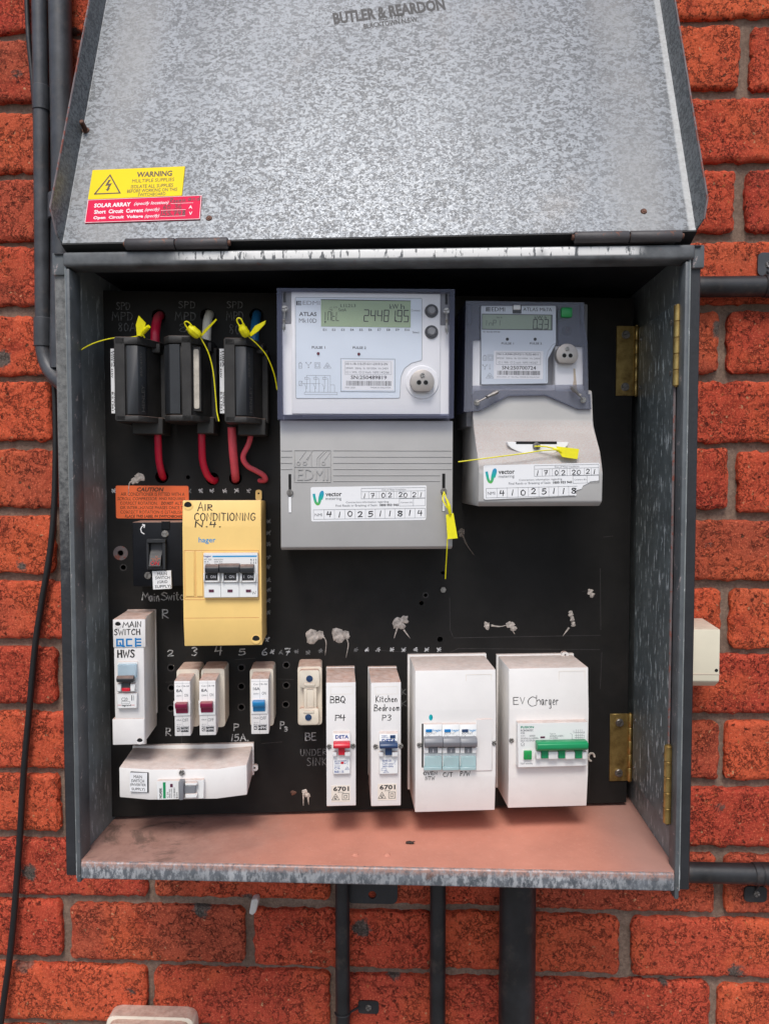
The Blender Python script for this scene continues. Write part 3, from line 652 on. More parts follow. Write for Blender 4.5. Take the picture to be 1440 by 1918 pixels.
# narrow streaked plate that carries the board on brass hinges
PL = Node(PLATE, 0, 0, 0); PL.root = box.root
bm = B(); PL.box(bm, 84, 205, -905, -388, -1.2, .4, .3); PL.re(145, -650, 0).fin('hinge_plate', bm, 'plate_paint')
bm = B(); PL.box(bm, 204.8, 206.2, -905, -388, -1.6, .6, .3); PL.re(205, -650, 0).fin('plate_edge', bm, 'rust_edge')
def brass_barrel(n, u, v0, v1, h, r, parent):
    k = 5
    for i in range(k):
        a = v0+(v1-v0)*i/k+.15; b = v0+(v1-v0)*(i+1)/k-.15
        bm = B(); n.tube(bm, [(u, a, h), (u, a+.4, h), (u, b-.4, h), (u, b, h)], r, 14, 1, lambda f: r if .01 < f < .99 else r*.9)
        n.re(u, (a+b)/2, h).fin('knuckle', bm, 'brass', parent)
    bm = B(); n.tube(bm, [(u, min(v0, v1)-1, h), (u, max(v0, v1)+1, h)], r*.55, 10, 1); n.re(u, (v0+v1)/2, h).fin('hinge_pin', bm, 'brass', parent)
for y0, y1, xa in ((572, 723, 1269), (1396, 1541, 1251)):      # front hinges, plate to box
    u, v0 = WALL.pp(xa, y0, 207); v1 = WALL.pp(xa, y1, 207)[1]
    bm = B(); T.box(bm, u+1, u+5.4, v1+1, v0-1, 206.5, 208, .2); hg = T.re(u, (v0+v1)/2, 207).fin('brass_hinge', bm, 'brass')
    brass_barrel(T, u, v1, v0, 208, 4, hg)
    for v in (v0-14, v1+14): PL.screw(196, v, .4, 2.6, 2, .4, 'dull_steel', hg)
    for v in (v0-12, v1+12): PL.screw(92, v, .4, 2.6, 1, .8, 'dull_steel', hg)

# ------------------------------------------------------------------ black mounting board
bd = thing('mounting_board', 'black switchboard panel with drilled holes, putty and chalk marks inside the meter box', 'switchboard panel', PANEL, 305, -938)
Pn = bd
holes = [(297, 592, 12), (388, 590, 12), (480, 590, 12), (303, 893, 11.5), (398, 897, 11.5), (441, 896, 11.5), (352, 894, 3.6), (226, 1036, 4.5), (231, 1063, 4.5),
 (320, 1251, 5), (321, 1289, 5), (320, 1327, 5), (452, 1251, 5), (452, 1286, 5), (452, 1325, 5), (536, 1246, 5), (536, 1284, 5), (535, 1320, 5), (797, 1115, 3.6), (789, 1130, 4), (829, 1073, 3.2), (824, 1198, 5), (270, 1085, 5)]
hs = []
for x, y, r in holes:
    u, v = Pn.pp(x, y, 0); hs.append((u, v, r/1.58))
bm = B(); Pn.plate(bm, [(0, -938.5), (592.5, -938.5), (592.5, -352), (0, -352)], [circle(u, v, r, 16) for u, v, r in hs], -8, 0); Pn.fin('board_sheet', bm, 'board')
for i, (u, v, r) in enumerate(hs):
    if 9 <= i <= 18 or i in (7, 8):
        bm = B(); k = circle(u, v, r+1.1, 16); Pn.plate(bm, k, [circle(u, v, r-.05, 16)], -.2, .06); Pn.re(u, v, 0).fin('hole_rim', bm, 'scratch')
u, v = Pn.pp(226, 1036, 0); bm = B(); Pn.plate(bm, circle(u, v, 8, 20), [circle(u, v, 3.4, 16)], -.2, .5); Pn.re(u, v, 0).fin('rusty_washer', bm, 'rust_edge')
def blob(n, pts, r, mt='putty', seed=1, name='putty_blob', tails=()):
    rnd = random.Random(seed); bm = B()
    for (x, y, rr) in pts:
        u, v = n.pp(x, y, 1); rr *= .80/1.58; c = bm.verts.new(n.P(u+rr*.2, v-rr*.1, rr*.16+.5)); rings = []
        for f, hh in ((.55, .17), (.85, .10), (1.0, -.05)):
            rings.append([bm.verts.new(n.P(u+cos(2*pi*k/14)*rr*f*(1+.75*noise.noise(Vector((cos(2*pi*k/14)*1.3, sin(2*pi*k/14)*1.3, seed*3.3)))), v+sin(2*pi*k/14)*rr*f*(1+.75*noise.noise(Vector((sin(2*pi*k/14)*1.3, 4, seed*2.2+cos(2*pi*k/14))))), rr*hh*(.35+1.3*rnd.random())+.1)) for k in range(14)])
        for k in range(14): bm.faces.new((c, rings[0][k], rings[0][(k+1) % 14]))
        for a, b in zip(rings, rings[1:]):
            for k in range(14): bm.faces.new((a[k], b[k], b[(k+1) % 14], a[(k+1) % 14]))
    for tl in tails:
        q = [n.pp(x, y, 1)+(.4,) for x, y in tl]; n.tube(bm, q, .5, 6, 4, lambda f: .95*(1-f)+.22)
    x, y, _ = pts[0]; u, v = n.pp(x, y, 0); return n.re(u, v, 0).fin(name, bm, mt)
blob(Pn, [(585, 1193, 17), (600, 1190, 10)], 1, seed=3, tails=[[(596, 1186), (610, 1200), (609, 1228)]])
blob(Pn, [(632, 1192, 17), (648, 1190, 9)], 1, seed=5, tails=[[(642, 1186), (652, 1205), (648, 1232)]])
blob(Pn, [(748, 1168, 16), (758, 1161, 10)], 1, seed=8, tails=[[(744, 1176), (738, 1196)], [(756, 1180), (768, 1196)]])
blob(Pn, [(913, 1171, 9)], 1, seed=11, tails=[[(920, 1172), (936, 1174), (950, 1171)]])
blob(Pn, [(956, 1171, 9), (962, 1178, 7)], 1, seed=13, tails=[[(958, 1178), (964, 1188)]])
blob(Pn, [(1105, 1109, 7), (1109, 1115, 6)], 1, seed=17)
blob(Pn, [(1069, 1150, 7), (1072, 1160, 6), (1074, 1170, 6)], 1, seed=19, tails=[[(1066, 1176), (1054, 1192)]])
blob(Pn, [(570, 1484, 6), (575, 1491, 6)], 1, seed=23, tails=[[(568, 1488), (568, 1510)], [(577, 1495), (578, 1508)]])
blob(Pn, [(549, 1486, 6)], 1, 'rust_steel', seed=29, name='rusty_plug')
blob(Pn, [(261, 895, 11), (252, 901, 8)], 1, seed=31, tails=[[(250, 900), (242, 906), (240, 930)]])
blob(Pn, [(865, 996, 8), (864, 1003, 5)], 1, 'gum', seed=37, name='silicone_dab', tails=[[(866, 1002), (874, 1020), (888, 1040)]])
bm = B(); u, v = Pn.pp(1108, 1419, 2); Pn.tube(bm, [(u+4.4*cos(k/12*2*pi)*.8, v+4.6*sin(k/12*2*pi), 1.2) for k in range(10)], 1.25, 7, 3); Pn.re(u, v, 0).fin('putty_ring', bm, 'putty')
u, v = Pn.pp(830, 1105, 2); bm = B(); Pn.prism(bm, circle(u, v, 3.6, 6), 0, 2.6, .3); Pn.cyl(bm, u, v, 2.4, 4, 1.7, 1.5, 12); Pn.re(u, v, 0).fin('hex_nut', bm, 'steel')
w = 1.15
ck = [(c, Pn.R(x0, y0, x1, y1, 0), 0, w) for c, x0, y0, x1, y1 in (('2', 314, 1218, 325, 1229), ('3', 359, 1213, 369, 1228), ('4', 403, 1211, 416, 1227), ('5', 447, 1216, 459, 1227), ('6', 491, 1215, 500, 1227), ('7', 534, 1215, 543, 1227),
 ('R', 311, 1364, 320, 1378), ('P', 438, 1356, 447, 1369), ('P', 525, 1352, 532, 1365), ('3', 533, 1362, 538, 1370), ('BE', 572, 1373, 592, 1387), ('15A.', 434, 1376, 465, 1388), ('R', 304, 1142, 315, 1158), ('M', 266, 1110, 279, 1124), ('ain', 280, 1113, 298, 1126), ('S', 302, 1110, 313, 1124), ('witc', 314, 1110, 343, 1124))]
for k_ in ck: Pn.hand('chalk_writing', [k_], 'chalk')
for k_ in [(c, Pn.R(x0, y0, x1, y1, 0), 0, .9) for c, x0, y0, x1, y1 in (('SPD', 218, 566, 243, 580), ('MPD', 210, 584, 248, 600), ('80A', 222, 604, 254, 620), ('SPD', 335, 564, 365, 577), ('MPD', 328, 584, 366, 600), ('8', 336, 606, 349, 621), ('SPD', 425, 564, 454, 577), ('MPD', 424, 583, 455, 600), ('80', 430, 607, 449, 625), ('UNDER', 563, 1404, 612, 1415), ('SINK', 575, 1420, 612, 1434), ('K', 753, 1291, 760, 1301), ('K', 752, 1313, 762, 1323))]: Pn.hand('faded_chalk_writing', [k_], 'dim_chalk')
dots = [(x, 1217) for x in (667, 687, 708, 734, 756, 778, 799, 822)]+[(555, 1220), (577, 1222), (600, 1219)]+[(x, 919) for x in (376, 397, 421, 443, 466)]+[(503, y) for y in (976, 998, 1019, 1044, 1062, 1086, 1105, 1125, 1147)]+[(501, 1198), (510, 1221), (526, 1222), (213, 919), (354, 920)]
random.seed(3)
br = {687, 708, 734, 756, 778, 799, 822, 376, 397, 421, 443, 501, 510}
for x, y in dots: Pn.hand('chalk_dot', [('*', Pn.R(x-3.6, y-3.6, x+3.6, y+3.6, 0), 0, 1.15)], 'chalk' if (x in br or y == 919) else 'dim_chalk', wob=.12)
P_ = lambda *q: [Pn.pp(x, y, 0) for x, y in q]
for l in [P_((842, 1120), (843, 1180), (848, 1192)), P_((850, 1195), (1125, 1190)), P_((843, 1222), (858, 1215), (1123, 1217)), P_((1124, 1065), (1125, 1180)), P_((1130, 1006), (1148, 1004)), P_((1127, 1222), (1124, 1290)), P_((310, 1278), (330, 1277)), P_((440, 1236), (478, 1233)), P_((520, 1272), (550, 1273)), P_((490, 1393), (528, 1390)), P_((1090, 1108), (1104, 1106)), P_((340, 1378), (340, 1392)), P_((700, 1218), (830, 1226))]:
    bm = B(); Pn.lines(bm, [l], .45, 0, .05); Pn.fin('scratch', bm, 'scratch', flip=False)
# brass hinges on the right edge of the board
for y0, y1, xl, xr in ((610, 741, 1155, 1187), (1338, 1463, 1143, 1175)):
    a = Pn.pp(xl, y0, 1.5); b = Pn.pp(xr, y1, 1.5); n = Pn.at((a[0]+b[0])/2, (a[1]+b[1])/2, 0)
    bm = B(); n.box(bm, a[0], b[0], b[1], a[1], -.2, 1.5, .2); hg = n.fin('brass_hinge', bm, 'brass')
    brass_barrel(n, Pn.pp(xr+5.5, y0, 1.6)[0], b[1], a[1], 1.6, 3.0, hg)
    for vv in (a[1]-10, b[1]+10): n.screw((a[0]+b[0])/2, vv, 1.5, 4.9, 1, random.uniform(.2, 1.2), 'dull_steel', hg)

# ------------------------------------------------------------------ things on the board
def cover_text(*a): return a

# --- three black service fuses
def fuse(px, label, flip=False, right_label=False):
    xs0, xs1, xb0, xb1, xf, xe, y0, y1 = px                  # strip, grip bar, facet end, body end, top and bottom in the photo
    H = 68
    u = [Pn.pp(x, 700, H)[0] for x in (xs0, xs1, xb0, xb1)]; uf = Pn.pp(xf, 700, H-10)[0]; ue = Pn.pp(xe, 700, H-34)[0]
    v1 = Pn.pp(xs0, y0, H)[1]; v0 = Pn.pp(xs0, y1, H)[1]
    n = thing('service_fuse', label, 'fuse', PANEL, u[0], v0, 0, 'service fuses in a row at the top left of the board')
    n_u = min(u); core = [(n_u+3, 0), (n_u+3, H-4), (max(u)-1, H-4), (uf-1, H-14), (ue-1, H-38), (ue-1, 0)] if not flip else None
    if not flip:
        prof = lambda d: [(u[0]+d, 4), (u[0]+d, H-14), (u[0]+d+1, H-d), (u[3]-d, H-d), (uf-d, H-11-d), (ue-d, H-34-d), (ue-d, 4)]
    else:
        prof = lambda d: [(uf+d, 4), (uf+d, H-11-d), (u[2]+d, H-d), (u[1]-d, H-d), (u[1]-d+6, H-9), (ue-d, H-32), (ue-d, 4)]
    bm = B(); n.prism(bm, prof(3), v0+4, v1-4, .4, 'v'); n.prism(bm, prof(0), v1-7.5, v1, .5, 'v'); n.prism(bm, prof(0), v0, v0+6, .5, 'v')
    n.box(bm, u[0], u[1], v0+1, v1-1, H-14, H, .5); n.fin('carrier', bm, 'fuse_black')
    bm = B(); n.prism(bm, [(u[2], H-6), (u[2], H-.6), (u[3], H-.6)]+([(uf-2, H-10), (uf-2, H-14)] if not flip else [(u[3], H-6)]), v0+7.2, v1-8.6, .4, 'v')
    if flip: n.prism(bm, [(uf+.5, H-14), (uf+.5, H-10.5), (u[2]-.3, H-1), (u[2]-.3, H-6)], v0+7.2, v1-8.6, .3, 'v')
    n.fin('grip', bm, 'grip_black')
    bm = B(); b0 = Pn.pp(xs0, y1+24, 40)[1]
    n.box(bm, u[0]+10, ue+1, b0, v0+6, 0, 42, .8); n.box(bm, u[0]+2, ue+3, v0+2, v1-6, 0, 30, .8); n.fin('fuse_base', bm, 'fuse_black')
    bm = B(); n.box(bm, u[0]+18, ue-.5, v1-12, v1-2.5, 12, 44, 1.2, seg=2); n.fin('terminal_shroud', bm, 'fuse_black')
    if not flip:                                             # raised lettering on the slanted facet, reading upwards
        g = Vector((u[3]+1, H-1.5)); e = Vector((uf-2, H-10.4)); bm = B()
        for st, a0, a1, b0_, b1_ in (('HENLEY', .02, .42, .25, .68), ('85A 415V', .55, .92, .55, .85)):
            V, F = glyphs(st, 0, 0); vv = []
            for a, b in V:
                q = g.lerp(e, 1-(b0_+(b1_-b0_)*b)); vv.append(bm.verts.new(n.P(q.x+.15, v0+9+(v1-v0-18)*(a0+(a1-a0)*a), q.y+.25)))
            for f in F: bm.faces.new([vv[i] for i in f])
        n.fin('raised_lettering', bm, 'emboss', flip=False)
        a = Pn.pp(right_label[0], 652, 48); b = Pn.pp(right_label[1], 775, 48)
        nl = n.at(a[0], b[1], 48); bm = B(); nl.box(bm, a[0], u[0]+1, b[1], a[1], 40, 48, .3, (0, 0, 0, 0)); nl.fin('label_ledge', bm, 'fuse_black')
        bm = B(); nl.box(bm, a[0]+.3, b[0]+.6, b[1]+.5, a[1]-.5, 48.1, 48.5, 0); pl = nl.fin('paper_label', bm, 'paper')
        bm = B()
        for st, a0, a1, b0_, b1_ in (('100A', .72, .97, .50, .95), ('TYPE IIb 415V', .55, .97, .08, .42), ('SERIES 7', .03, .33, .55, .92), ('B.S.1361', .03, .33, .08, .45)):
            V, F = glyphs(st, .02, 0); vv = [bm.verts.new(nl.P(a[0]+.3+(b[0]-a[0])*(b0_+(b1_-b0_)*q), a[1]-1+(b[1]-a[1]+2)*(1-(a0+(a1-a0)*(1-p))), 48.62)) for p, q in V]
            for f in F: bm.faces.new([vv[i] for i in f])
        nl.fin('printed_text', bm, 'ink', pl, flip=False)
    else:
        a = Pn.pp(360, 649, 62); b = Pn.pp(375, 770, 62); bm = B(); n.box(bm, a[0], b[0]+1, b[1], a[1], 40, 62, .3); n.fin('label_ledge', bm, 'fuse_black')
        bm = B(); n.card(bm, region((a[0]+b[0])/2+.3, (a[1]+b[1])/2, b[0]-a[0]-2, a[1]-b[1]-5), 62.1, 62.7, 2); n.fin('torn_label', bm, 'old_paper')
    return n
fuse((214, 234, 237, 258, 277, 305, 630, 789), 'leftmost black service fuse with white paper label edge and red cable above', right_label=(206.5, 218))
fuse((340, 358, 317, 337, 307, 400, 628, 788), 'middle black service fuse with a torn blank label strip and white cable above', flip=True)
fuse((419.5, 440, 441, 461, 478, 496, 632, 791), 'right black service fuse beside the big meter with blue cable above', right_label=(410.5, 421.5))

# --- cables in and out of the fuses
def cable(label, pts, r, mt, group):
    q = [Pn.pp(x, y, h)+(h,) for x, y, h in pts]; n = thing('cable', label, 'cable', PANEL, q[0][0], q[0][1], q[0][2], group)
    bm = B(); n.tube(bm, q, r, 14, 7); n.fin('sheath', bm, mt)
up = 'cables entering the fuses from above'; dn = 'red cables leaving the fuses downwards'
cable('deep red cable dropping into the top of the leftmost fuse', [(302, 590, -20), (298, 592, 0), (294, 600, 16), (291, 620, 26), (290, 650, 28)], 4.9, 'red_wire', up)
cable('white cable dropping into the top of the middle fuse', [(392, 586, -20), (392, 590, 4), (389, 600, 16), (387, 622, 24), (386, 650, 26)], 4.9, 'white_wire', up)
cable('blue cable dropping into the top of the right fuse', [(481, 588, -20), (481, 590, 2), (479, 602, 14), (477, 622, 22), (476, 650, 24)], 4.9, 'blue_wire', up)
cable('deep red cable below the leftmost fuse curving into its hole', [(295, 800, 24), (296, 830, 22), (298, 865, 14), (304, 890, 4), (308, 897, -16)], 3.9, 'red_wire', dn)
cable('deep red cable below the middle fuse bending right into its hole', [(378, 800, 24), (378, 835, 22), (380, 865, 16), (388, 889, 10), (399, 900, 3), (408, 899, -14)], 3.9, 'red_wire', dn)
cable('thick faded red cable straight below the right fuse', [(434, 800, 24), (436, 840, 20), (439, 872, 12), (441, 893, 4), (441, 901, -16)], 4.6, 'pink_wire', dn)
cable('thin faded red cable kinked in an S below the right fuse', [(473, 800, 20), (466, 830, 18), (455, 855, 15), (463, 872, 12), (480, 882, 10), (493, 890, 8), (497, 899, 5), (485, 900, -3), (480, 898, -12)], 3.0, 'pink_wire', dn)

# --- yellow plastic seals
def seal(label, tags, loops, tail, body=None):
    q0 = tags[0][0]; n = thing('security_seal', label, 'seal', PANEL, *Pn.pp(*q0), q0[2], 'yellow plastic security seals')
    pts = lambda l: [Pn.pp(x, y, h)+(h,) for x, y, h in l]
    for t in tags:
        p = [n.P(*q) for q in pts(t)]; c = sum(p, Vector())/len(p); nn = Vector()
        for i in range(len(p)): nn += (p[i]-c).cross(p[(i+1) % len(p)]-c)
        nn = nn.normalized()*.0007; bm = B(); A = [bm.verts.new(a+nn) for a in p]; C = [bm.verts.new(a-nn) for a in p]
        bm.faces.new(A); bm.faces.new(C[::-1])
        for i in range(len(p)): bm.faces.new((A[i], C[i], C[(i+1) % len(p)], A[(i+1) % len(p)]))
        n.fin('tag', bm, 'yellow_seal')
    if body:
        bm = B(); n.tube(bm, pts(body[0]), body[1], 8, 3, lambda f: body[1]*(.85+.3*(f > .2)*(f < .85))); n.fin('seal_body', bm, 'yellow_seal')
    for l in loops:
        bm = B(); n.tube(bm, pts(l), .75, 7, 5); n.fin('loop', bm, 'yellow_seal')
    bm = B(); n.tube(bm, pts(tail), .62, 7, 7); n.fin('tail', bm, 'yellow_seal')
seal('yellow seal with upright diamond tag on the leftmost fuse, tail curving left', [[(257, 628, 66), (255, 608, 68), (260, 591, 70), (273, 605, 71), (270, 622, 68), (264, 629, 67)]], [[(258, 628, 64), (266, 626, 68), (271, 632, 66)]],
     [(259, 629, 64), (240, 632, 60), (212, 633, 58), (180, 641, 60), (155, 653, 64), (134, 669, 70)], ([(264, 628, 66), (272, 618, 70), (279, 611, 74)], 2.1))
seal('yellow seal on the middle fuse with its tail hanging beside the torn label', [[(375, 629, 70), (383, 617, 74), (404, 597, 80), (406, 599, 80), (391, 616, 75), (378, 630, 70)]], [[(352, 616, 76), (346, 606, 78), (348, 602, 79), (354, 604, 79), (361, 612, 77)]],
     [(374, 629, 70), (390, 660, 66), (399, 695, 64), (404, 745, 64), (406, 770, 64), (410, 789, 66)], ([(352, 612, 76), (362, 620, 74), (373, 629, 71)], 4.2))
seal('yellow seal on the right fuse with its tail bowing toward the big meter', [[(466, 628, 70), (478, 610, 74), (498, 600, 80), (496, 607, 80), (484, 620, 75), (470, 630, 70)]], [[(450, 612, 76), (444, 602, 78), (445, 596, 79), (451, 597, 79), (456, 607, 77)]],
     [(464, 629, 70), (482, 645, 66), (498, 664, 62), (508, 685, 58), (515, 707, 54), (519, 730, 50)], ([(452, 608, 76), (456, 618, 74), (463, 629, 71)], 4.0))

# --- orange caution sticker
n = thing('caution_label', 'orange caution sticker above the black main switch, its corner behind the yellow case', 'sticker', PANEL, *Pn.pp(285, 970, 1))
q = n.Q([(216.4, 909.5), (353, 910), (354, 971.5), (217.5, 971)], .6)
bm = B(); n.card(bm, q(0, 0, 1, 1), .05, .6, 2.2); n.fin('sticker', bm, 'caution_orange')
n.text('printed_text', [('CAUTION', q(.29, .05, .66, .18), .6, .03, .25), ('AIR CONDITIONER IS FITTED WITH A', q(.07, .205, .945, .31), .6, .0), ('SCROLL COMPRESSOR', q(.02, .35, .56, .445), .6, .025, .25), ('AND REQUIRES', q(.59, .35, .95, .445), .6),
 ('CORRECT ROTATION.', q(.06, .485, .57, .58), .6), ('DO NOT', q(.62, .485, .79, .58), .6, .025, .25), ('ALTER', q(.81, .485, .97, .58), .6), ('OR INTERCHANGE PHASES ONCE THE', q(.06, .62, .985, .715), .6), ('CORRECT ROTATION IS ESTABLISHED', q(.06, .755, .985, .85), .6), ('PLACE THIS LABEL IN SWITCHBOARD', q(.12, .885, .93, .975), .6, .025, .25)], 'brown_ink')
n.hand('worn_streak', [('W', q(.10, .50, .22, .58), .6, .5), ('N', q(.30, .62, .42, .71), .6, .5), ('M', q(.13, .76, .26, .84), .6, .5), ('N', q(.13, .9, .24, .97), .6, .6), ('M', q(.64, .76, .72, .83), .6, .4)], 'caution_orange', lift=.25, wob=.1)

# --- black main switch
n = thing('main_switch', 'black main switch with white GRID SUPPLY label beside the yellow case', 'switch', PANEL, *Pn.pp(300, 1098, 0))
bm = B(); a = n.pp(247.5, 978, 34); b = n.pp(351, 1098, 34); n.box(bm, a[0], b[0], b[1], a[1], 0, 34, 1.2, seg=2)
n.pbox(bm, 302, 976, 318, 992, 32, 35, .4); n.fin('case', bm, 'switch_black')
bm = B()
for x0, x1, y0, y1, hh in ((273.5, 279, 1014, 1067, 40), (303.5, 310.5, 1014, 1067, 40), (274, 310, 1010, 1017, 41), (279, 304, 1060, 1067, 39)): n.pbox(bm, x0, y0, x1, y1, 33, hh, .5)
n.fin('toggle_surround', bm, 'grip_black')
bm = B(); a = n.pp(280, 1018, 38); b = n.pp(303, 1060, 38); n.prism(bm, [(b[1], 33), (b[1], 44), (b[1]+11, 39), (a[1]-8, 34.5), (a[1], 34)], a[0], b[0], .5, 'u'); n.fin('toggle', bm, 'rubber')
n.text('printed_text', [('ON', n.R(282, 1051, 299, 1059, 43), 43.6, .01, .2)], 'red_ink'); n.text('rating_text', [('AC', n.R(291, 1041, 296, 1044, 41), 41.8), ('415/240V', n.R(283, 1045, 301, 1047.5, 42), 42.6), ('63A', n.R(286, 1047.8, 297, 1050.3, 42.6), 43.2)], 'amber_ink')
bm = B(); p = lambda *q: [n.pp(x, y, 34) for x, y in q]; n.lines(bm, [p((270, 1000), (265, 997), (263.5, 991), (266, 986), (271, 983)), p((267, 982), (271, 983.5), (270, 988))], 1.0, 34); n.fin('white_arrow', bm, 'white_ink', flip=False)
n.pscrew(309, 1000, 34, 3.9, 1, .15, 'steel'); n.pscrew(277, 1078, 34, 3.9, 1, 1.4, 'dull_steel')
q = n.Q([(285, 1070), (320, 1069), (321.5, 1103), (286.5, 1104.5)], 37); nl = n.at(*n.pp(303, 1086, 37), 37)
bm = B(); nl.card(bm, q(0, 0, 1, 1), 34.2, 37, 0, .2); lb = nl.fin('name_label', bm, 'paper')
nl.text('printed_text', [(s, q(a, b, c, d), 37, .008) for s, a, b, c, d in (('MAIN', .27, .08, .78, .24), ('SWITCH', .15, .29, .92, .45), ('(GRID', .26, .52, .80, .72), ('SUPPLY)', .11, .77, .98, .97))], 'ink', lb)

# --- generic enclosure with a slightly bowed front
def face_profile(v0, v1, f0, f1, h, back, top_slope):        # (v,h) outline seen from the side
    return [(v0, 3), (v0, h-back), (f0, h), (f1, h), (v1, h-back), (v1+top_slope, 3)]
def enclosure(n, x0, y0, x1, y1, yf0, yf1, h, back, mt, slope=0, rim=None, bev=.9):
    a = n.pp(x0, y0, h-back); b = n.pp(x1, y1, h-back); f1 = n.pp(x0, yf0, h)[1]; f0 = n.pp(x0, yf1, h)[1]
    bm = B(); n.prism(bm, face_profile(b[1], a[1], f0, f1, h, back, slope), a[0], b[0], bev, 'u', 2)
    if rim: n.box(bm, a[0]-rim, b[0]+rim, b[1]-rim*.2, a[1]+slope+rim, 0, 5.5, .7, seg=2)
    n.slope = lambda v: h-back*max(0, (v-f1)/(a[1]-f1), (f0-v)/(f0-b[1]))
    return a[0], b[0], b[1], a[1], n.fin('case', bm, mt)
def seam(n, name, ls, h, w=.45, mt='scratch'):
    bm = B(); n.lines(bm, [[n.pp(x, y, h) for x, y in l] for l in ls], w, h, .08); return n.fin(name, bm, mt, flip=False)
def hole_cup(n, x, y, h, r, rim_mt):                       # moulded screw recess: ring, flat black disc painting its shade, crescent painting its lit wall
    u, v = n.pp(x, y, h); bm = B(); n.cyl(bm, u, v, h-1, h+.12, r, r, 22); n.re(u, v, h).fin('screw_recess', bm, 'dark_hole')
    bm = B(); n.plate(bm, circle(u, v, r+.8, 22), [circle(u, v, r, 22)], h-.5, h+.5); n.re(u, v, h).fin('recess_rim', bm, rim_mt)
    bm = B(); k = [(u+cos(t)*r*.98, v+sin(t)*r*.98) for t in [pi*1.05+i*pi*.9/12 for i in range(13)]]+[(u+cos(t)*r*.98, v+r*.12+sin(t)*r*.55) for t in [pi*1.95-i*pi*.9/12 for i in range(13)]]
    n.prism(bm, k, h+.1, h+.25); n.re(u, v, h).fin('recess_lit_crescent', bm, rim_mt)

# --- yellow air conditioning enclosure
n = thing('breaker_enclosure', 'large yellow breaker enclosure handwritten AIR CONDITIONING', 'breaker box', PANEL, *Pn.pp(420, 1208, 0))
h = 60
a0, a1, b0, b1, _ = enclosure(n, 342, 937, 491, 1208.5, 987, 1163, h, 2.5, 'yellow_case', -2.5)
bm = B(); u, v = n.pp(484.5, 924, 2); n.plate(bm, rounded([(u-3.4, v-8), (u+3.4, v-8), (u+3.4, v+4), (u-3.4, v+4)], 3), [circle(u, v, 1.1, 10)], 0, 4); n.re(u, v, 0).fin('fixing_tab', bm, 'yellow_case')
hole_cup(n, 352, 947, n.slope(n.pp(352, 947, h)[1])+.35, 4, 'yellow_case'); hole_cup(n, 479.5, 1197.5, n.slope(n.pp(479.5, 1197.5, h)[1])+.35, 4, 'yellow_case')
seam(n, 'window_seam', [((345, 1031), (484.5, 1031)), ((345, 1031), (346, 1123)), ((346, 1123.5), (485, 1123.5)), ((365.5, 1031), (366, 1119)), ((484.5, 1031), (485, 1123)), ((347, 1119), (381, 1119)), ((345, 1158), (485, 1157))], h, .35, 'amber_ink')
bm = B(); n.pbox(bm, 347, 1033, 364, 1117, h, h+.8, .3); n.pbox(bm, 367.5, 1033, 380, 1117, h, h+.8, .3); n.fin('blank_cover', bm, 'yellow_case')
n.hand('handwriting', [('A', n.R(370, 941, 380.5, 957, h-1), n.slope, 1.0), ('IR', n.R(384, 945, 397, 956, h-1), n.slope, 1.0), ('CONDITIONING', n.R(364.5, 961, 478, 975, h-1), n.slope, 1.0), ('N.4.', n.R(366, 977, 413, 987, h-1), n.slope, 1.05)], 'marker')
n.text('brand_text', [('hager', n.R(372, 1006.5, 404, 1019, h), h, .012)], 'sky_ink')
nb = n.at(*n.pp(431, 1076, h), h)
bm = B(); nb.pbox(bm, 380.8, 1036, 483.2, 1119, h, h+5, .6); br_ = nb.fin('circuit_breaker', bm, 'bright_white'); hb = h+5
for x0, x1, y0 in ((383, 410, 1059), (410, 448.5, 1057.5), (448.5, 475.5, 1059)):
    bm = B(); a = nb.pp(x0, y0, hb+7); b = nb.pp(x1, 1073, hb+7); nb.prism(bm, [(b[1], hb), (b[1], hb+7), (a[1]-3, hb+8), (a[1], hb+6), (a[1]+.5, hb)], a[0]+.2, b[0]-.2, .6, 'u', 2); nb.fin('toggle', bm, 'dark_toggle', br_)
for x0, x1 in ((384, 407), (419, 442), (453.5, 475)):
    bm = B(); nb.pbox(bm, x0, 1074, x1, 1087, hb, hb+2.2, .3); nb.fin('on_window', bm, 'rubber', br_)
    bm = B(); nb.pbox(bm, x0-3.5, 1073, x0-.3, 1090, hb, hb+3.6, .5); nb.pbox(bm, x1+.3, 1073, x1+4, 1090, hb, hb+3.6, .5); nb.pbox(bm, x0-3, 1087.5, x1+3.5, 1091, hb, hb+2, .4); nb.fin('toggle_bracket', bm, 'bright_white', br_)
    bm = B(); nb.pbox(bm, x0+7, 1104.5, x0+16.5, 1109.5, hb, hb+.4, 0); nb.fin('status_flag', bm, 'purple_flag', br_)
nb.text('on_text', [(s, nb.R(x, 1077.5, x+wd, 1083, hb+2), hb+2.3, .01) for x0 in (384, 419, 453.5) for s, x, wd in (('I', x0+3, .9), ('ON', x0+10, 10))], 'white_ink', br_)
bm = B(); nb.pbox(bm, 398, 1041, 481, 1043, hb, hb+.2, 0); nb.fin('blue_stripe', bm, 'sky_ink', br_)
nb.text('brand_text', [('hager', nb.R(381.5, 1040, 396, 1044.5, hb), hb, .02)], 'blue_ink', br_)
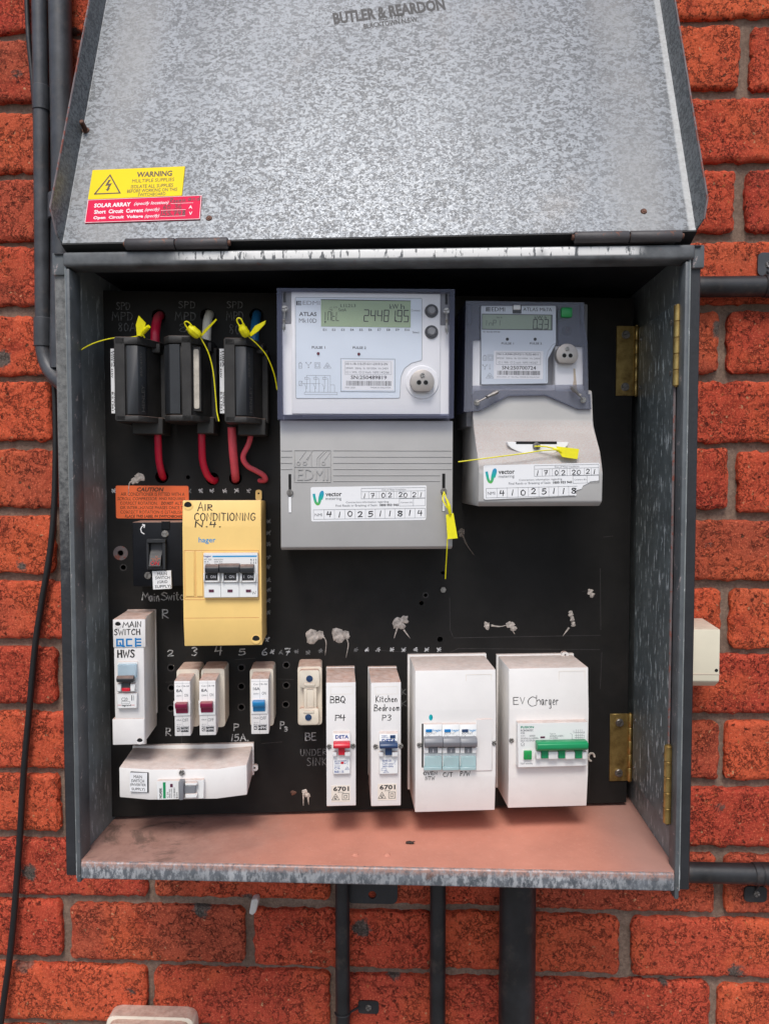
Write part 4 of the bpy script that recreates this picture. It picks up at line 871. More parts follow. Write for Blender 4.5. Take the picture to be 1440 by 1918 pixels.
nb.text('printed_text', [('MT 320', nb.R(382, 1046.5, 396, 1049.5, hb), hb, .02), ('20 A', nb.R(382, 1051, 391, 1053.5, hb), hb, .02), ('400/230V', nb.R(400.5, 1047, 418, 1049.5, hb), hb), ('6000 3kA', nb.R(401, 1051, 417, 1053.5, hb), hb), ('type C', nb.R(382, 1055, 394, 1057, hb), hb), ('No 5415', nb.R(402, 1055, 416, 1057, hb), hb)]+[(s, nb.R(x, y, x+2.5, y+2.6, hb), hb) for x, a, b in ((469, '1', '2'), (473.5, '3', '4'), (478, '5', '6')) for s, y in ((a, 1047), (b, 1053))], 'mid_ink', br_)
bm = B(); nb.lines(bm, [[nb.pp(x, 1074, hb), nb.pp(x+.3, 1118, hb)] for x in (413.4, 447.8)]+[[nb.pp(382, 1091.5, hb), nb.pp(483, 1091.5, hb)]]+[[nb.pp(x, 1048, hb), nb.pp(x-.8, 1056, hb)] for x in (471, 475.5, 480)], .3, hb); nb.fin('pole_seam', bm, 'mid_ink', br_, flip=False)
nb.hand('pen_mark', [('ws', nb.R(472, 1107, 479.5, 1113, hb), hb, .4)], 'ink', br_)

# --- QCE hot water main switch
n = thing('breaker_enclosure', 'narrow white breaker enclosure handwritten MAIN SWITCH HWS at the lower left', 'breaker box', PANEL, *Pn.pp(245, 1394, 0))
h = 57
a = n.pp(211.8, 1160, h); b = n.pp(271.5, 1394, h)
bm = B(); n.box(bm, a[0], b[0], b[1]+2, a[1], 2, h-1, .8, (0, 0, 0, 0), 2)
n.pbox(bm, 211, 1160.5, 272.5, 1212.5, h-10, h, .7, seg=2); n.pbox(bm, 210.3, 1347.5, 270.5, 1394.5, h-10, h, .7, (0, 0, 3, 0), 2); n.box(bm, a[0], b[0]+.6, b[1]+16, a[1]+.6, 0, 4, .5); n.fin('case', bm, 'white')
hole_cup(n, 221, 1170, h, 3, 'white'); hole_cup(n, 262, 1388, h, 3, 'white')
n.hand('handwriting', [('M', n.R(230, 1166, 241, 1175, h), h, 1.0), ('AIN', n.R(243, 1164.5, 264, 1174.5, h), h, 1.0), ('SWITCH', n.R(214, 1179, 262, 1189, h), h, 1.0), ('HWS', n.R(220, 1218.5, 251, 1231.5, h), h-.9, 1.5)], 'marker')
bm = B(); q = n.R(216.8, 1196.5, 263.6, 1211, h)
n.lines(bm, [[q(*p) for p in l] for l in ([(.24, .12), (.05, .12), (.05, .90), (.29, .90), (.29, .06)], [(.17, .5), (.20, .12), (.34, .02)], [(.64, .90), (.44, .90), (.44, .12), (.64, .12)], [(.80, 1.), (.80, .0)], [(.86, .90), (1., .90)], [(.86, .51), (1., .51)], [(.86, .12), (1., .12)])], 1.7, h); n.fin('brand_text', bm, 'qce_ink', flip=False)
nb = n.at(*n.pp(238, 1283, h), h); hb = h+1.5
bm = B(); nb.pbox(bm, 219, 1299, 256.5, 1327, h-2, hb+2.5, .6, (0, 0, 1, 0)); nb.pbox(bm, 220, 1240, 258.5, 1322, h-2, hb-.5, .4); nb.pbox(bm, 218, 1281, 227, 1296, h-1, hb+5, .8); nb.pbox(bm, 243.5, 1281, 253, 1296, h-1, hb+5, .8); br_ = nb.fin('circuit_breaker', bm, 'bright_white')
bm = B(); nb.pbox(bm, 219.8, 1245, 255.5, 1270, hb-.5, hb+4, .8); nb.fin('clear_flap', bm, 'blue_clear', br_)
bm = B(); n2 = [(x, y) for x, y in ()]; a = nb.pp(217.5, 1267, hb+9); b = nb.pp(250, 1279.5, hb+9); nb.prism(bm, [(b[1], hb+3), (b[1]+.6, hb+8), (a[1]-3, hb+10), (a[1], hb+7), (a[1]-1, hb+2)], a[0], b[0], .8, 'u', 2); nb.pbox(bm, 227.5, 1279, 243, 1290, hb, hb+5, .4); nb.fin('toggle', bm, 'dark_toggle', br_)
bm = B(); nb.pbox(bm, 227.8, 1289, 243, 1295.5, hb, hb+5.3, .4); nb.fin('red_flag', bm, 'red_toggle', br_)
hb += 2.5
nb.text('printed_text', [('C20', nb.R(227.5, 1307, 239, 1313, hb), hb), ('legrand', nb.R(228.5, 1319.5, 245.5, 1324, hb), hb, .02)], 'ink', br_)
bm = B(); nb.lines(bm, [[nb.pp(221, 1321, hb), nb.pp(227, 1321, hb)], [nb.pp(246.5, 1321, hb), nb.pp(252, 1321, hb)]], .5, hb); nb.fin('red_dash', bm, 'red_ink', br_, flip=False)
bm = B(); nb.frame_lines(bm, nb.R(227.5, 1314.5, 243, 1318, hb), .25, hb); nb.lines(bm, [[nb.pp(247, 1303, hb), nb.pp(247, 1312, hb)]], .9, hb); nb.lines(bm, [[nb.pp(250.5, 1303, hb), nb.pp(250.5, 1312, hb)]], .4, hb); nb.fin('rating_box', bm, 'mid_ink', br_, flip=False)

# --- plug-in breakers
def plug_breaker(label, bx, mx, tg, amp, dead, toggle):
    n = thing('plug_in_breaker', label, 'circuit breaker', PANEL, *Pn.pp((bx[0]+bx[2])/2, bx[3], 0), 0, 'white plug-in breakers in cream bases')
    hb, h = 33, 62
    a = n.pp(bx[0], bx[1], hb); b = n.pp(bx[2], bx[3], hb)
    bm = B(); n.prism(bm, rounded([(a[0], b[1]), (b[0], b[1]), (b[0], a[1]), (a[0], a[1])], 3.4, 4), 0, hb, .9, 'h', 2); n.fin('base', bm, 'cream')
    a = n.pp(mx[0], mx[1], h); b = n.pp(mx[2], mx[3], h); d = a[1]; e = b[1]
    bm = B(); n.prism(bm, [(e+9, hb), (e, h-10), (e, h), (d, h), (d-1, h-4), (d+.5, hb+2), (d+.5, hb)], a[0], b[0], .7, 'u', 2); n.fin('module', bm, 'white')
    f = tg; bm = B(); n.pbox(bm, f[0]-2, f[1]-2.5, f[2]+4.5, f[3]+4.5, h-1, h+1.2, .4); n.fin('toggle_frame', bm, 'bright_white')
    a = n.pp(f[0]+1, f[1], h+5); b = n.pp(f[2], f[3], h+2); bm = B()
    n.prism(bm, [(b[1], h), (b[1], h+2), ((a[1]+b[1])/2-.5, h+3), ((a[1]+b[1])/2, h+6.5), (a[1]-1.2, h+8), (a[1], h+6.5), (a[1]-.5, h)], a[0], b[0], .5, 'u'); n.fin('toggle', bm, toggle)
    x0, y0, x1, y1 = mx; X = lambda s: x0+(x1-x0)*s
    n.text('printed_text', [('ON', n.R(X(.62), y0+24, X(.85), y0+29.5, h), h, .0), ('OFF', n.R(X(.52), y0+70.5, X(.86), y0+76.5, h), h, .0), (amp, n.R(X(.13), y0+15.5, X(.5), y0+21, h), h, .02)], 'mid_ink')
    n.text('faint_text', [('Cat CB-08', n.R(X(.15), y0+8.5, X(.9), y0+11, h), h), ('250V~', n.R(X(.15), y0+26.5, X(.52), y0+29, h), h), ('10kA', n.R(X(.15), y0+72, X(.46), y0+74.5, h), h), ('AS 3111', n.R(X(.17), y0+81, X(.42), y0+83, h), h), ('Made in Thailand', n.R(X(.16), y0+84.5, X(.9), y0+87, h), h)], 'mid_ink')
    bm = B(); q = n.R(X(.16), y0+87.5, X(.88), y0+95.5, h); n.card(bm, lambda a, b: q(.34+.66*a, b), h, h+.12); n.card(bm, lambda a, b: q(.02+.24*a, .1+.8*b), h, h+.1); n.fin('logo_block', bm, 'ink')
    n.text('logo_text', [('HPM', (lambda a, b: q(.38+.58*a, .2+.6*b)), h+.12, .04), ('c', (lambda a, b: q(.06+.16*a, .25+.5*b)), h+.12, .03)], 'white_ink')
    bm = B(); u0 = (x0+x1)/2; n.lines(bm, [[n.pp(u0, y0+1, h), n.pp(u0, f[1]-3, h)], [n.pp(u0, f[3]+5, h), n.pp(u0, y1-1, h)], [n.pp(x0+1, y0+4.5, h), n.pp(x1-1, y0+4.5, h)]], .22, h, .06); n.fin('moulding_seam', bm, 'faint_ink', flip=False)
plug_breaker('white 8A plug-in breaker with maroon toggle, left of the two under the 3', (330.6, 1254, 374, 1361), (326, 1275.8, 357, 1378.8), (327, 1316.5, 352, 1336.5), '8A', 0, 'maroon_toggle')
plug_breaker('white 8A plug-in breaker with maroon toggle, right of the two under the 4', (376.5, 1253, 421.5, 1362), (372.6, 1275, 404.7, 1377.3), (374, 1315, 399, 1335), '8A', 0, 'maroon_toggle')
plug_breaker('white 16A plug-in breaker with bright blue toggle under the 6', (468, 1253, 512.5, 1360), (469.7, 1272, 503.3, 1375), (472, 1312.5, 496.5, 1333), '16A', 0, 'blue_toggle')

# --- cream fuse holder
n = thing('fuse_holder', 'cream rewirable fuse holder with two blue screw plugs above BE UNDER SINK', 'fuse', PANEL, *Pn.pp(581, 1358, 0))
a = n.pp(557.4, 1249, 34); b = n.pp(603, 1358, 34)
bm = B(); n.prism(bm, rounded([(a[0], b[1]), (b[0], b[1]), (b[0], a[1]), (a[0], a[1])], 3.2, 4), 0, 34, .9, 'h', 2); n.fin('base', bm, 'cream')
bm = B()
for x0, y0, x1, y1, r in ((561, 1256, 598, 1287.5, 2.6), (560.3, 1327.5, 596.5, 1357, 2.6)):
    a = n.pp(x0, y0, 41); b = n.pp(x1, y1, 41); n.prism(bm, rounded([(a[0], b[1]), (b[0], b[1]), (b[0], a[1]), (a[0], a[1])], r, 4), 33, 41, .7, 'h', 2)
n.pbox(bm, 569, 1284, 593, 1331, 33, 40, .8, seg=2); n.pbox(bm, 570, 1280, 590, 1285, 41, 42, .4); n.pbox(bm, 568, 1331, 588, 1336, 41, 42, .4); n.fin('fuse_bridge', bm, 'cream')
bm = B(); n.pbox(bm, 573.5, 1290, 574.5, 1326, 40, 40.8, .2); n.pbox(bm, 587, 1290, 588, 1326, 40, 40.8, .2); n.pbox(bm, 574, 1290, 587.5, 1291, 40, 40.8, .2); n.pbox(bm, 574, 1325, 587.5, 1326, 40, 40.8, .2); n.fin('moulded_rib', bm, 'cream')
for x, y in ((579.5, 1271.5), (577.5, 1344)):
    u, v = n.pp(x, y, 41); bm = B(); n.cyl(bm, u, v, 40.5, 41.8, 3.7, 3.5, 18); n.cyl(bm, u, v, 41, 43, 1.2, 1., 10); n.prism(bm, [(u-3, v-.5), (u+3, v-.5), (u+3, v+.5), (u-3, v+.5)], 41.6, 42.4); n.re(u, v, 41).fin('screw_plug', bm, 'navy_toggle')

# --- DETA breaker boxes
def rcm(n, rg, h, w=.3, parent=None, mt='ink'):             # compliance triangle and double square marks
    bm = B(); n.lines(bm, [[rg(.0, .05), rg(.22, .95), rg(.44, .05), rg(.0, .05)], [rg(.27, .55), rg(.18, .55), rg(.15, .3), rg(.2, .14), rg(.28, .2)], [rg(.16, .34), rg(.21, .24), rg(.31, .5)]], w, h)
    n.frame_lines(bm, lambda a, b: rg(.62+.38*a, .05+.9*b), w, h); n.frame_lines(bm, lambda a, b: rg(.73+.16*a, .3+.4*b), w, h); return n.fin('compliance_mark', bm, mt, parent, flip=False)
def deta(label, xa, xb, hand, toggle, brk, test):
    h = 66; n = thing('breaker_enclosure', label, 'breaker box', PANEL, *Pn.pp((xa+xb)/2, 1509, 0), 0, 'narrow white breaker boxes in the middle of the bottom row')
    a = n.pp(xa, 1279, h); b = n.pp(xb, 1509, h)
    bm = B(); n.prism(bm, [(b[1], 3), (b[1]-.5, h-1), (b[1], h), (a[1], h), (a[1]+.5, 3)], a[0], b[0], .8, 'u', 2)
    n.box(bm, a[0]-.6, b[0]+.4, b[1]+10, a[1]+1.4, 0, 6, .6, seg=2); n.fin('case', bm, 'white')
    f = xa-610.5; bm = B(); n.frame_lines(bm, n.R(618.5+f, 1287, 660+f, 1300, h), .3, h); n.fin('moulded_panel', bm, 'beige_paper', flip=False)
    n.hand('handwriting', [(s, n.R(*r, h), h, w) for s, r, w in hand], 'marker', wob=.03)
    x0, y0, x1, y1 = brk; X = lambda s: x0+(x1-x0)*s; Y = lambda s: y0+(y1-y0)*s; hb = h+4
    nb = n.at(*n.pp((x0+x1)/2, (y0+y1)/2, hb), hb)
    bm = B(); nb.pbox(bm, x0, y0, x1, y1, h-4, hb, .5, (0, 0, .5, 3.5)); br_ = nb.fin('circuit_breaker', bm, 'bright_white')
    bm = B(); nb.pbox(bm, X(-.02), Y(.455), X(.22), Y(.57), hb-1, hb+4.5, .9, seg=2); nb.pbox(bm, X(.68), Y(.455), X(1.0), Y(.57), hb-1, hb+4.5, .9, seg=2); nb.fin('toggle_bracket', bm, 'bright_white', br_)
    bm = B(); a = nb.pp(X(0.02), Y(.245), hb+9); b = nb.pp(X(.99), Y(.375), hb+9); nb.prism(bm, [(b[1], hb+3), (b[1]+.5, hb+9), (a[1]-2.5, hb+10), (a[1], hb+8), (a[1], hb)], a[0], b[0], .7, 'u', 2)
    nb.pbox(bm, X(.32), Y(.375), X(.68), Y(.53), hb, hb+4, .3); nb.fin('toggle', bm, toggle, br_)
    ty = .03 if not test else .125
    nb.text('brand_text', [('DETA', nb.R(X(.14), Y(ty), X(.90), Y(ty+.085), hb), hb, .035)], 'blue_ink', br_)
    if test:
        bm = B(); nb.pbox(bm, X(.58), Y(.03), X(.86), Y(.105), hb, hb+1, .3); nb.fin('test_button', bm, 'navy_toggle', br_)
        ls = [('TEST', .12, .03, .42, .06), ('MONTHLY', .12, .07, .52, .1), ('6645-20', .16, .64, .65, .69), ('C20', .16, .715, .42, .765), ('0.03A', .47, .73, .75, .765), ('240V~50Hz', .16, .79, .75, .83)]
    else: ls = [('6A/10/20/40RM', .1, .66, .78, .70), ('240V~ 50Hz', .1, .715, .74, .75), ('C16', .09, .83, .40, .885), ('8681-16', .09, .915, .62, .97)]
    nb.text('printed_text', [(s, nb.R(X(a), Y(b), X(c), Y(d), hb), hb, .012) for s, a, b, c, d in ls], 'blue_ink', br_)
    bm = B(); nb.frame_lines(bm, nb.R(X(.12), Y(.78 if not test else .86), X(.38), Y(.82 if not test else .91), hb), .25, hb); nb.lines(bm, [[nb.pp(X(.84), Y(.66), hb), nb.pp(X(.84), Y(.70), hb), nb.pp(X(.78), Y(.74), hb)], [nb.pp(X(.84), Y(.74), hb), nb.pp(X(.84), Y(.77), hb)]], .3, hb)
    q = nb.R(X(.22), Y(.90), X(.5), Y(.97), hb) if test else nb.R(X(.70), Y(.82), X(.94), Y(.89), hb); nb.lines(bm, [[q(0, 0), q(.5, 1), q(1, 0), q(0, 0)], [q(.3, .2), q(.7, .5)]], .28, hb); nb.fin('rating_marks', bm, 'blue_ink', br_, flip=False)
    if not test: bm = B(); nb.pbox(bm, X(.45), Y(.70), X(.62), Y(.75), hb, hb+.3, 0); nb.fin('status_flag', bm, 'red_ink', br_)
    n.pscrew(x0-7, 1398.5, h, 2.7, 2, .4, 'steel'); n.pscrew(x1+5, 1397.5, h, 2.7, 2, .9, 'steel')
    f = x0-623.5; d = (-3 if test else 0); q = n.Q([(620.6+f, 1472+d), (655.6+f, 1471+d), (655.6+f, 1502+d), (620.6+f, 1502.5+d)], h); bm = B(); n.card(bm, q(0, 0, 1, 1), h, h+.25); st = n.fin('rating_sticker', bm, 'beige_paper')
    n.text('printed_text', [('6701', q(.1, .06, .94, .35), h+.25, .03), ('IP30', q(.36, .38, .66, .45), h+.25)], 'ink', st); rcm(n, q(.03, .48, .93, .9), h+.25, .5, st)
deta('narrow white breaker box handwritten BBQ P4 with a red toggle', 610.8, 666.5, [('BBQ', (618.7, 1304.5, 646, 1317.5), .9), ('P', (628, 1340, 636, 1350), .85), ('4', (637.5, 1339, 646.6, 1350), .9)], 'red_toggle', (623.5, 1375, 656, 1450), False)
deta('narrow white breaker box handwritten Kitchen Bedroom P3 with a navy toggle', 694.8, 750.5, [('Kitchen', (704, 1303.5, 743, 1315), .8), ('Bedroom', (701, 1320, 748, 1331.5), .8), ('P3', (716, 1339.3, 732, 1349.3), .75)], 'navy_toggle', (710.3, 1375.5, 745.3, 1450), True)

# --- white three breaker box
h = 69
n = thing('breaker_enclosure', 'wide white breaker box with three grey toggles and a teal dot of ink', 'breaker box', PANEL, *Pn.pp(850, 1518, 0))
a0, a1, b0, b1, _ = enclosure(n, 777.5, 1256.5, 926.5, 1518, 1332, 1457, h, 2.5, 'white_clean', .6, 2.2)
bm = B(); n.frame_lines(bm, n.R(872.7, 1264, 920, 1275.8, h-2), .35, n.slope(n.pp(890, 1264, h)[1])+.3); n.fin('moulded_panel', bm, 'beige_paper', flip=False)
bm = B(); u, v = n.pp(806.8, 1344.2, h); n.prism(bm, [(u+cos(t)*2.1, v+sin(t)*3.3) for t in [i*pi/8 for i in range(16)]], h, h+.08); n.fin('ink_dot', bm, 'teal_ink')
bm = B(); n.pbox(bm, 789.8, 1356, 793, 1438, h-1, h+.1, 0); n.fin('window_gap', bm, 'dark_hole')
bm = B(); n.pbox(bm, 891, 1347.5, 921.5, 1444, h-.5, h+1.2, .5); n.fin('blank_cover', bm, 'white')
n.pscrew(785.3, 1395.8, h, 2.7, 2, .5, 'steel'); n.pscrew(924.8, 1392, h, 2.7, 2, 1., 'steel')
n.hand('handwriting', [('OVEN', n.R(793.4, 1446, 818, 1451.5, h), n.slope, .78), ('NTW', n.R(797, 1454.8, 813.7, 1461.5, h), n.slope, .72), ('C/T', n.R(830, 1447.5, 847.3, 1455, h), n.slope, .78), ('P/W', n.R(862, 1445.3, 880, 1453.5, h), n.slope, .78)], 'marker')
hb = h+3
for i, (x0, x1) in enumerate(((793.3, 827.5), (828.2, 860.3), (861, 892))):
    W_ = x1-x0; nb = n.at(*n.pp((x0+x1)/2, 1400, hb), hb)
    bm = B(); nb.pbox(bm, x0, 1357.5, x1, 1443, h-4, hb, .5, (0, 0, .4, 2)); br_ = nb.fin('circuit_breaker', bm, 'bright_white')
    bm = B(); a = nb.pp(x0+2, 1384.7, hb+9); b = nb.pp(x1+2.2, 1401.5, hb+9); nb.prism(bm, [(b[1], hb+3), (b[1]+.8, hb+8), (a[1]-4, hb+9.5), (a[1], hb+7), (a[1], hb)], a[0], b[0], .6, 'u', 2); nb.fin('toggle', bm, 'grey_toggle', br_)
    bm = B(); nb.pbox(bm, x0+1, 1401, x0+9.5, 1411.5, hb-1, hb+3.5, .6); nb.pbox(bm, x1-8, 1401, x1+.6, 1411.5, hb-1, hb+3.5, .6); nb.fin('toggle_bracket', bm, 'bright_white', br_)
    bm = B(); nb.pbox(bm, x0+10, 1401, x1-8.6, 1411.5, hb-1, hb+3, .3); nb.fin('on_window', bm, 'grey_toggle', br_)
    bm = B(); u, v = nb.pp((x0+x1)/2+.7, 1406.5, hb+3); nb.prism(bm, [(u-.3, v-1.8), (u+.3, v-1.8), (u+.3, v+1.8), (u-.3, v+1.8)], hb+3, hb+3.2); nb.fin('on_mark', bm, 'white_ink', br_)
    bm = B(); nb.pbox(bm, x0+2.5, 1418, x1-.4, 1437.5, hb, hb+3.5, .7); nb.pbox(bm, x0+.8, 1437.8, x1, 1443.5, hb-1, hb+4, .7); nb.fin('clear_flap', bm, 'teal_clear', br_)
    bm = B(); nb.pbox(bm, x0+4, 1366.8, x0+16, 1371.8, hb, hb+1, .3); nb.fin('test_button', bm, 'qce_ink' if i < 2 else 'navy_toggle', br_)
    nb.text('brand_text', [('hager', nb.R(x0+17.5, 1365.8, x1, 1371.5, hb), hb, .012)], 'sky_ink', br_)
    nb.text('printed_text', [('ADC916T', nb.R(x0+3, 1372.6, x0+24, 1376, hb), hb), (('C20', 'C16', 'C16')[i], nb.R(x0+3, 1377.3, x0+11, 1380, hb), hb), ('6kA', nb.R(x0+3, 1381.3, x0+9.5, 1384, hb), hb)], 'mid_ink' if i == 2 else 'faint_ink', br_)
    bm = B(); q = nb.R(x1-7, 1377, x1-3, 1382, hb); nb.lines(bm, [[q(0, 0), q(.5, 1), q(1, 0), q(0, 0)]], .22, hb); nb.fin('compliance_mark', bm, 'faint_ink', br_, flip=False)

# --- EV charger box
h = 63
n = thing('breaker_enclosure', 'wide white breaker box handwritten EV Charger with a long green handle', 'breaker box', PANEL, *Pn.pp(1020, 1508, 0))
a0, a1, b0, b1, _ = enclosure(n, 953, 1252.5, 1098.5, 1510, 1330, 1457, h, 2.5, 'white_clean', .6, 1.6)
bm = B(); n.frame_lines(bm, n.R(1046.5, 1257.5, 1094.8, 1275.5, h-2), .35, n.slope(n.pp(1060, 1270, h)[1])+.1); n.fin('moulded_panel', bm, 'beige_paper', flip=False)
bm = B(); u, v = n.pp(1057, 1226, 6); n.plate(bm, rounded([(u-4, v-5), (u+4, v-5), (u+4, v+3.4), (u-4, v+3.4)], 3.4), [circle(u, v, 1.2, 10)], 3, 9); n.re(u, v, 6).fin('fixing_tab', bm, 'white')
n.hand('handwriting', [('E', n.R(961.5, 1307, 971, 1320, h), n.slope, .72), ('V', n.R(974.5, 1307, 982.5, 1319, h), n.slope, .72), ('C', n.R(989, 1306, 1004, 1323, h), n.slope, .72), ('h', n.R(1005, 1303.5, 1012, 1320, h), n.slope, .72), ('arger', n.R(1014, 1311, 1045.5, 1327, h), n.slope, .72)], 'marker', wob=.02)
n.pscrew(957.7, 1387.2, h, 2.7, 2, .7, 'steel')
hb = h+9; nb = n.at(*n.pp(1034, 1395, hb), hb)
bm = B(); nb.pbox(bm, 970, 1355, 1100, 1435.3, h-3, hb, .6, (0, 0, 0, 0)); br_ = nb.fin('circuit_breaker', bm, 'bright_white')
bm = B(); a = nb.pp(1007, 1393, hb+13); b = nb.pp(1102, 1407.5, hb+13); nb.prism(bm, [(b[1], hb+4), (b[1]+.6, hb+11), (b[1]+3.5, hb+13), (a[1]-1.5, hb+13), (a[1], hb+10), (a[1], hb+2)], a[0], b[0], .8, 'u', 2)
for x0, x1 in ((1014, 1027.5), (1046, 1059), (1077.5, 1091.5)): nb.pbox(bm, x0, 1407, x1, 1421, hb, hb+5, .3)
nb.fin('toggle', bm, 'green_toggle', br_)
bm = B()
for x0, x1 in ((1004.5, 1013.5), (1027.5, 1045.5), (1059, 1077), (1091, 1100)): nb.pbox(bm, x0, 1408.5, x1, 1423, hb-1, hb+6.5, 1.2, seg=2)
nb.fin('toggle_bracket', bm, 'bright_white', br_)
bm = B(); nb.pbox(bm, 979, 1404, 998.5, 1425, hb-.5, hb+.5, .3); nb.fin('button_frame', bm, 'bright_white', br_)
bm = B(); nb.pbox(bm, 981.5, 1407.5, 996, 1423.5, hb, hb+3, .7, seg=2); nb.fin('test_button', bm, 'green_button', br_)
bm = B(); nb.pbox(bm, 1012, 1380, 1020.5, 1383, hb, hb+.3, 0); nb.fin('status_flag', bm, 'purple_flag', br_)
nb.text('brand_text', [('FUSION', nb.R(975, 1360.5, 999.5, 1364.3, hb), hb, .035)], 'green_ink', br_)
nb.text('printed_text', [('RCBO0632C', nb.R(975, 1366.8, 998.5, 1370, hb), hb, .02), ('C32', nb.R(975, 1372, 982.5, 1375, hb), hb, .02), ('415V~', nb.R(975, 1377.5, 984, 1380, hb), hb), ('6000', nb.R(991.5, 1377, 1002, 1380, hb), hb), ('50/60Hz Ics=6000A', nb.R(975, 1381.8, 1008, 1384.5, hb), hb), ('SAA-192109-EA', nb.R(975, 1386.2, 1001.5, 1389, hb), hb), ('Type A', nb.R(1029.5, 1373.5, 1040, 1376.5, hb), hb), ('AS/NZS 61009-1', nb.R(1029.5, 1377.3, 1055.5, 1380.5, hb), hb), ('I n 0.03A', nb.R(1029.5, 1381.5, 1045, 1384, hb), hb), ('TEST monthly', nb.R(974, 1429.3, 997.5, 1432.8, hb), hb, .01), ('T', nb.R(986.5, 1413, 990.5, 1418.5, hb), hb+3)], 'mid_ink', br_)
bm = B(); q = nb.R(1068, 1367, 1095, 1386.5, hb); nb.lines(bm, [[q(.12, .1), q(.12, .55), q(.0, .66)], [q(.12, .1), q(.35, .1)]]+[[q(x, 1), q(x, .75), q(x-.06, .68)] for x in (.4, .53, .66, .79)]+[[q(x, .62), q(x, 0)] for x in (.4, .53, .66, .79)]+[[q(.3, .45), q(.95, .45), q(.95, .2), q(.85, .2)], [q(.3, .25), q(.85, .25)], [q(.18, .85), q(.3, .85)], [q(.2, .7), q(.9, .7)], [q(.9, .82), q(.98, .72), q(.9, .6)]], .28, hb)
q = nb.R(975, 1390.5, 982.5, 1397.5, hb); nb.lines(bm, [[q(0, .45), q(.5, 1), q(1, .45)], [q(.15, .5), q(.15, 0), q(.85, 0), q(.85, .5)], [q(.3, .1), q(.7, .4)]], .28, hb); nb.fin('wiring_diagram', bm, 'mid_ink', br_, flip=False)

# --- inverter supply box
n = thing('breaker_enclosure', 'low wide white breaker box labelled MAIN SWITCH INVERTER SUPPLY above the box floor', 'breaker box', PANEL, *Pn.pp(350, 1497, 0))
h = 64; pts = [(223, 1438), (280, 1441.7), (405, 1441), (462.3, 1433), (461.7, 1489.5), (404, 1497), (280, 1499), (223.5, 1494)]
hh = [h-2.5, h, h, h-4, h-4, h, h, h-2.5]; P3 = [n.pp(x, y, q)+(q,) for (x, y), q in zip(pts, hh)]
bm = B(); us = [P3[i][0] for i in range(4)]; vt = [P3[i][1] for i in range(4)]; vb = [P3[7-i][1] for i in range(4)]; hs_ = [hh[i] for i in range(4)]
tb = [bm.verts.new(n.P(us[i], vt[i]-.0+1.2, 5)) for i in (0, 1, 2, 3)]; bb = [bm.verts.new(n.P(us[i], vb[i]+1.5, 5)) for i in range(4)]
tf = [bm.verts.new(n.P(us[i], vt[i], hs_[i])) for i in range(4)]; bf = [bm.verts.new(n.P(us[i], vb[i], hs_[i])) for i in range(4)]
for i in range(3):
    bm.faces.new((bf[i], bf[i+1], tf[i+1], tf[i])); bm.faces.new((tf[i], tf[i+1], tb[i+1], tb[i])); bm.faces.new((bb[i], bb[i+1], bf[i+1], bf[i]))
bm.faces.new((bf[0], tf[0], tb[0], bb[0])); bm.faces.new((bf[3], bb[3], tb[3], tf[3])); bm.faces.new((*tb[::1], *bb[::-1]))
bmesh.ops.recalc_face_normals(bm, faces=bm.faces); bmesh.ops.bevel(bm, geom=[e for e in bm.edges if e.calc_face_angle(0) > .5], offset=.0009, segments=2, profile=.5, affect='EDGES', clamp_overlap=True)
n.box(bm, us[0]-.8, us[3]+1.5, min(vb)+1.5, max(vt)+3, 0, 5.5, .7, seg=2); n.fin('case', bm, 'white_clean')
bm = B(); u, v = n.pp(474, 1438.5, 6); n.plate(bm, rounded([(u-7, v-3.6), (u+5.5, v-3.6), (u+5.5, v+3.6), (u-7, v+3.6)], 3.2), [circle(u+1.5, v, 1.3, 10), circle(u-3.5, v, 1.1, 10)], 3, 7); n.re(u, v, 5).fin('fixing_tab', bm, 'white')
u, v = n.pp(340.8, 1447, h); bm = B(); n.box(bm, u-3.6, u+3.6, v-3, v+3.6, h-2, h+.6, .5); n.fin('screw_boss', bm, 'white'); n.screw(u, v, h+.6, 3, 2, .6, 'steel')
nl = n.at(*n.pp(260, 1465, h), h); q = nl.Q([(243, 1446.5), (276.8, 1447.5), (276.8, 1484.5), (243, 1483)], h+1.5); bm = B(); nl.card(bm, lambda a, b: q(.02, .02, 1.03, 1.03)(a, b), h-2.5, h+.8); lb = nl.fin('label_backing', bm, 'ink'); tag(lb, 'black edge of the inverter supply label')
bm = B(); nl.card(bm, q(0, .035, .965, 1), h+.8, h+1.5); lb = nl.fin('name_label', bm, 'paper')
nl.text('printed_text', [(s, q(a, b, c, d), h+1.5, .008) for s, a, b, c, d in (('MAIN', .22, .15, .68, .31), ('SWITCH', .08, .36, .80, .52), ('(INVERTER', .03, .57, .90, .74), ('SUPPLY)', .10, .79, .84, .97))], 'ink', lb)
hb = h+5; nb = n.at(*n.pp(337, 1477, hb), hb)
bm = B(); nb.pbox(bm, 293.5, 1463.5, 382, 1496.5, h-6, hb, .5, (0, 0, 0, 0)); br_ = nb.fin('circuit_breaker', bm, 'bright_white')
bm = B(); nb.pbox(bm, 305, 1466, 310.5, 1496, hb, hb+.15, 0); nb.fin('green_band', bm, 'green_toggle', br_)
bm = B(); b_ = nb.pp(334, 1465, hb+8); c_ = nb.pp(344, 1498, hb+8); nb.prism(bm, [(b_[0], hb), (b_[0], hb+8), (b_[0]+2, hb+10), (c_[0], hb+9), (c_[0], hb)], c_[1], b_[1], .6, 'v', 2); nb.pbox(bm, 344, 1473, 366, 1487, hb, hb+5, .5); nb.fin('toggle', bm, 'grey_toggle', br_)
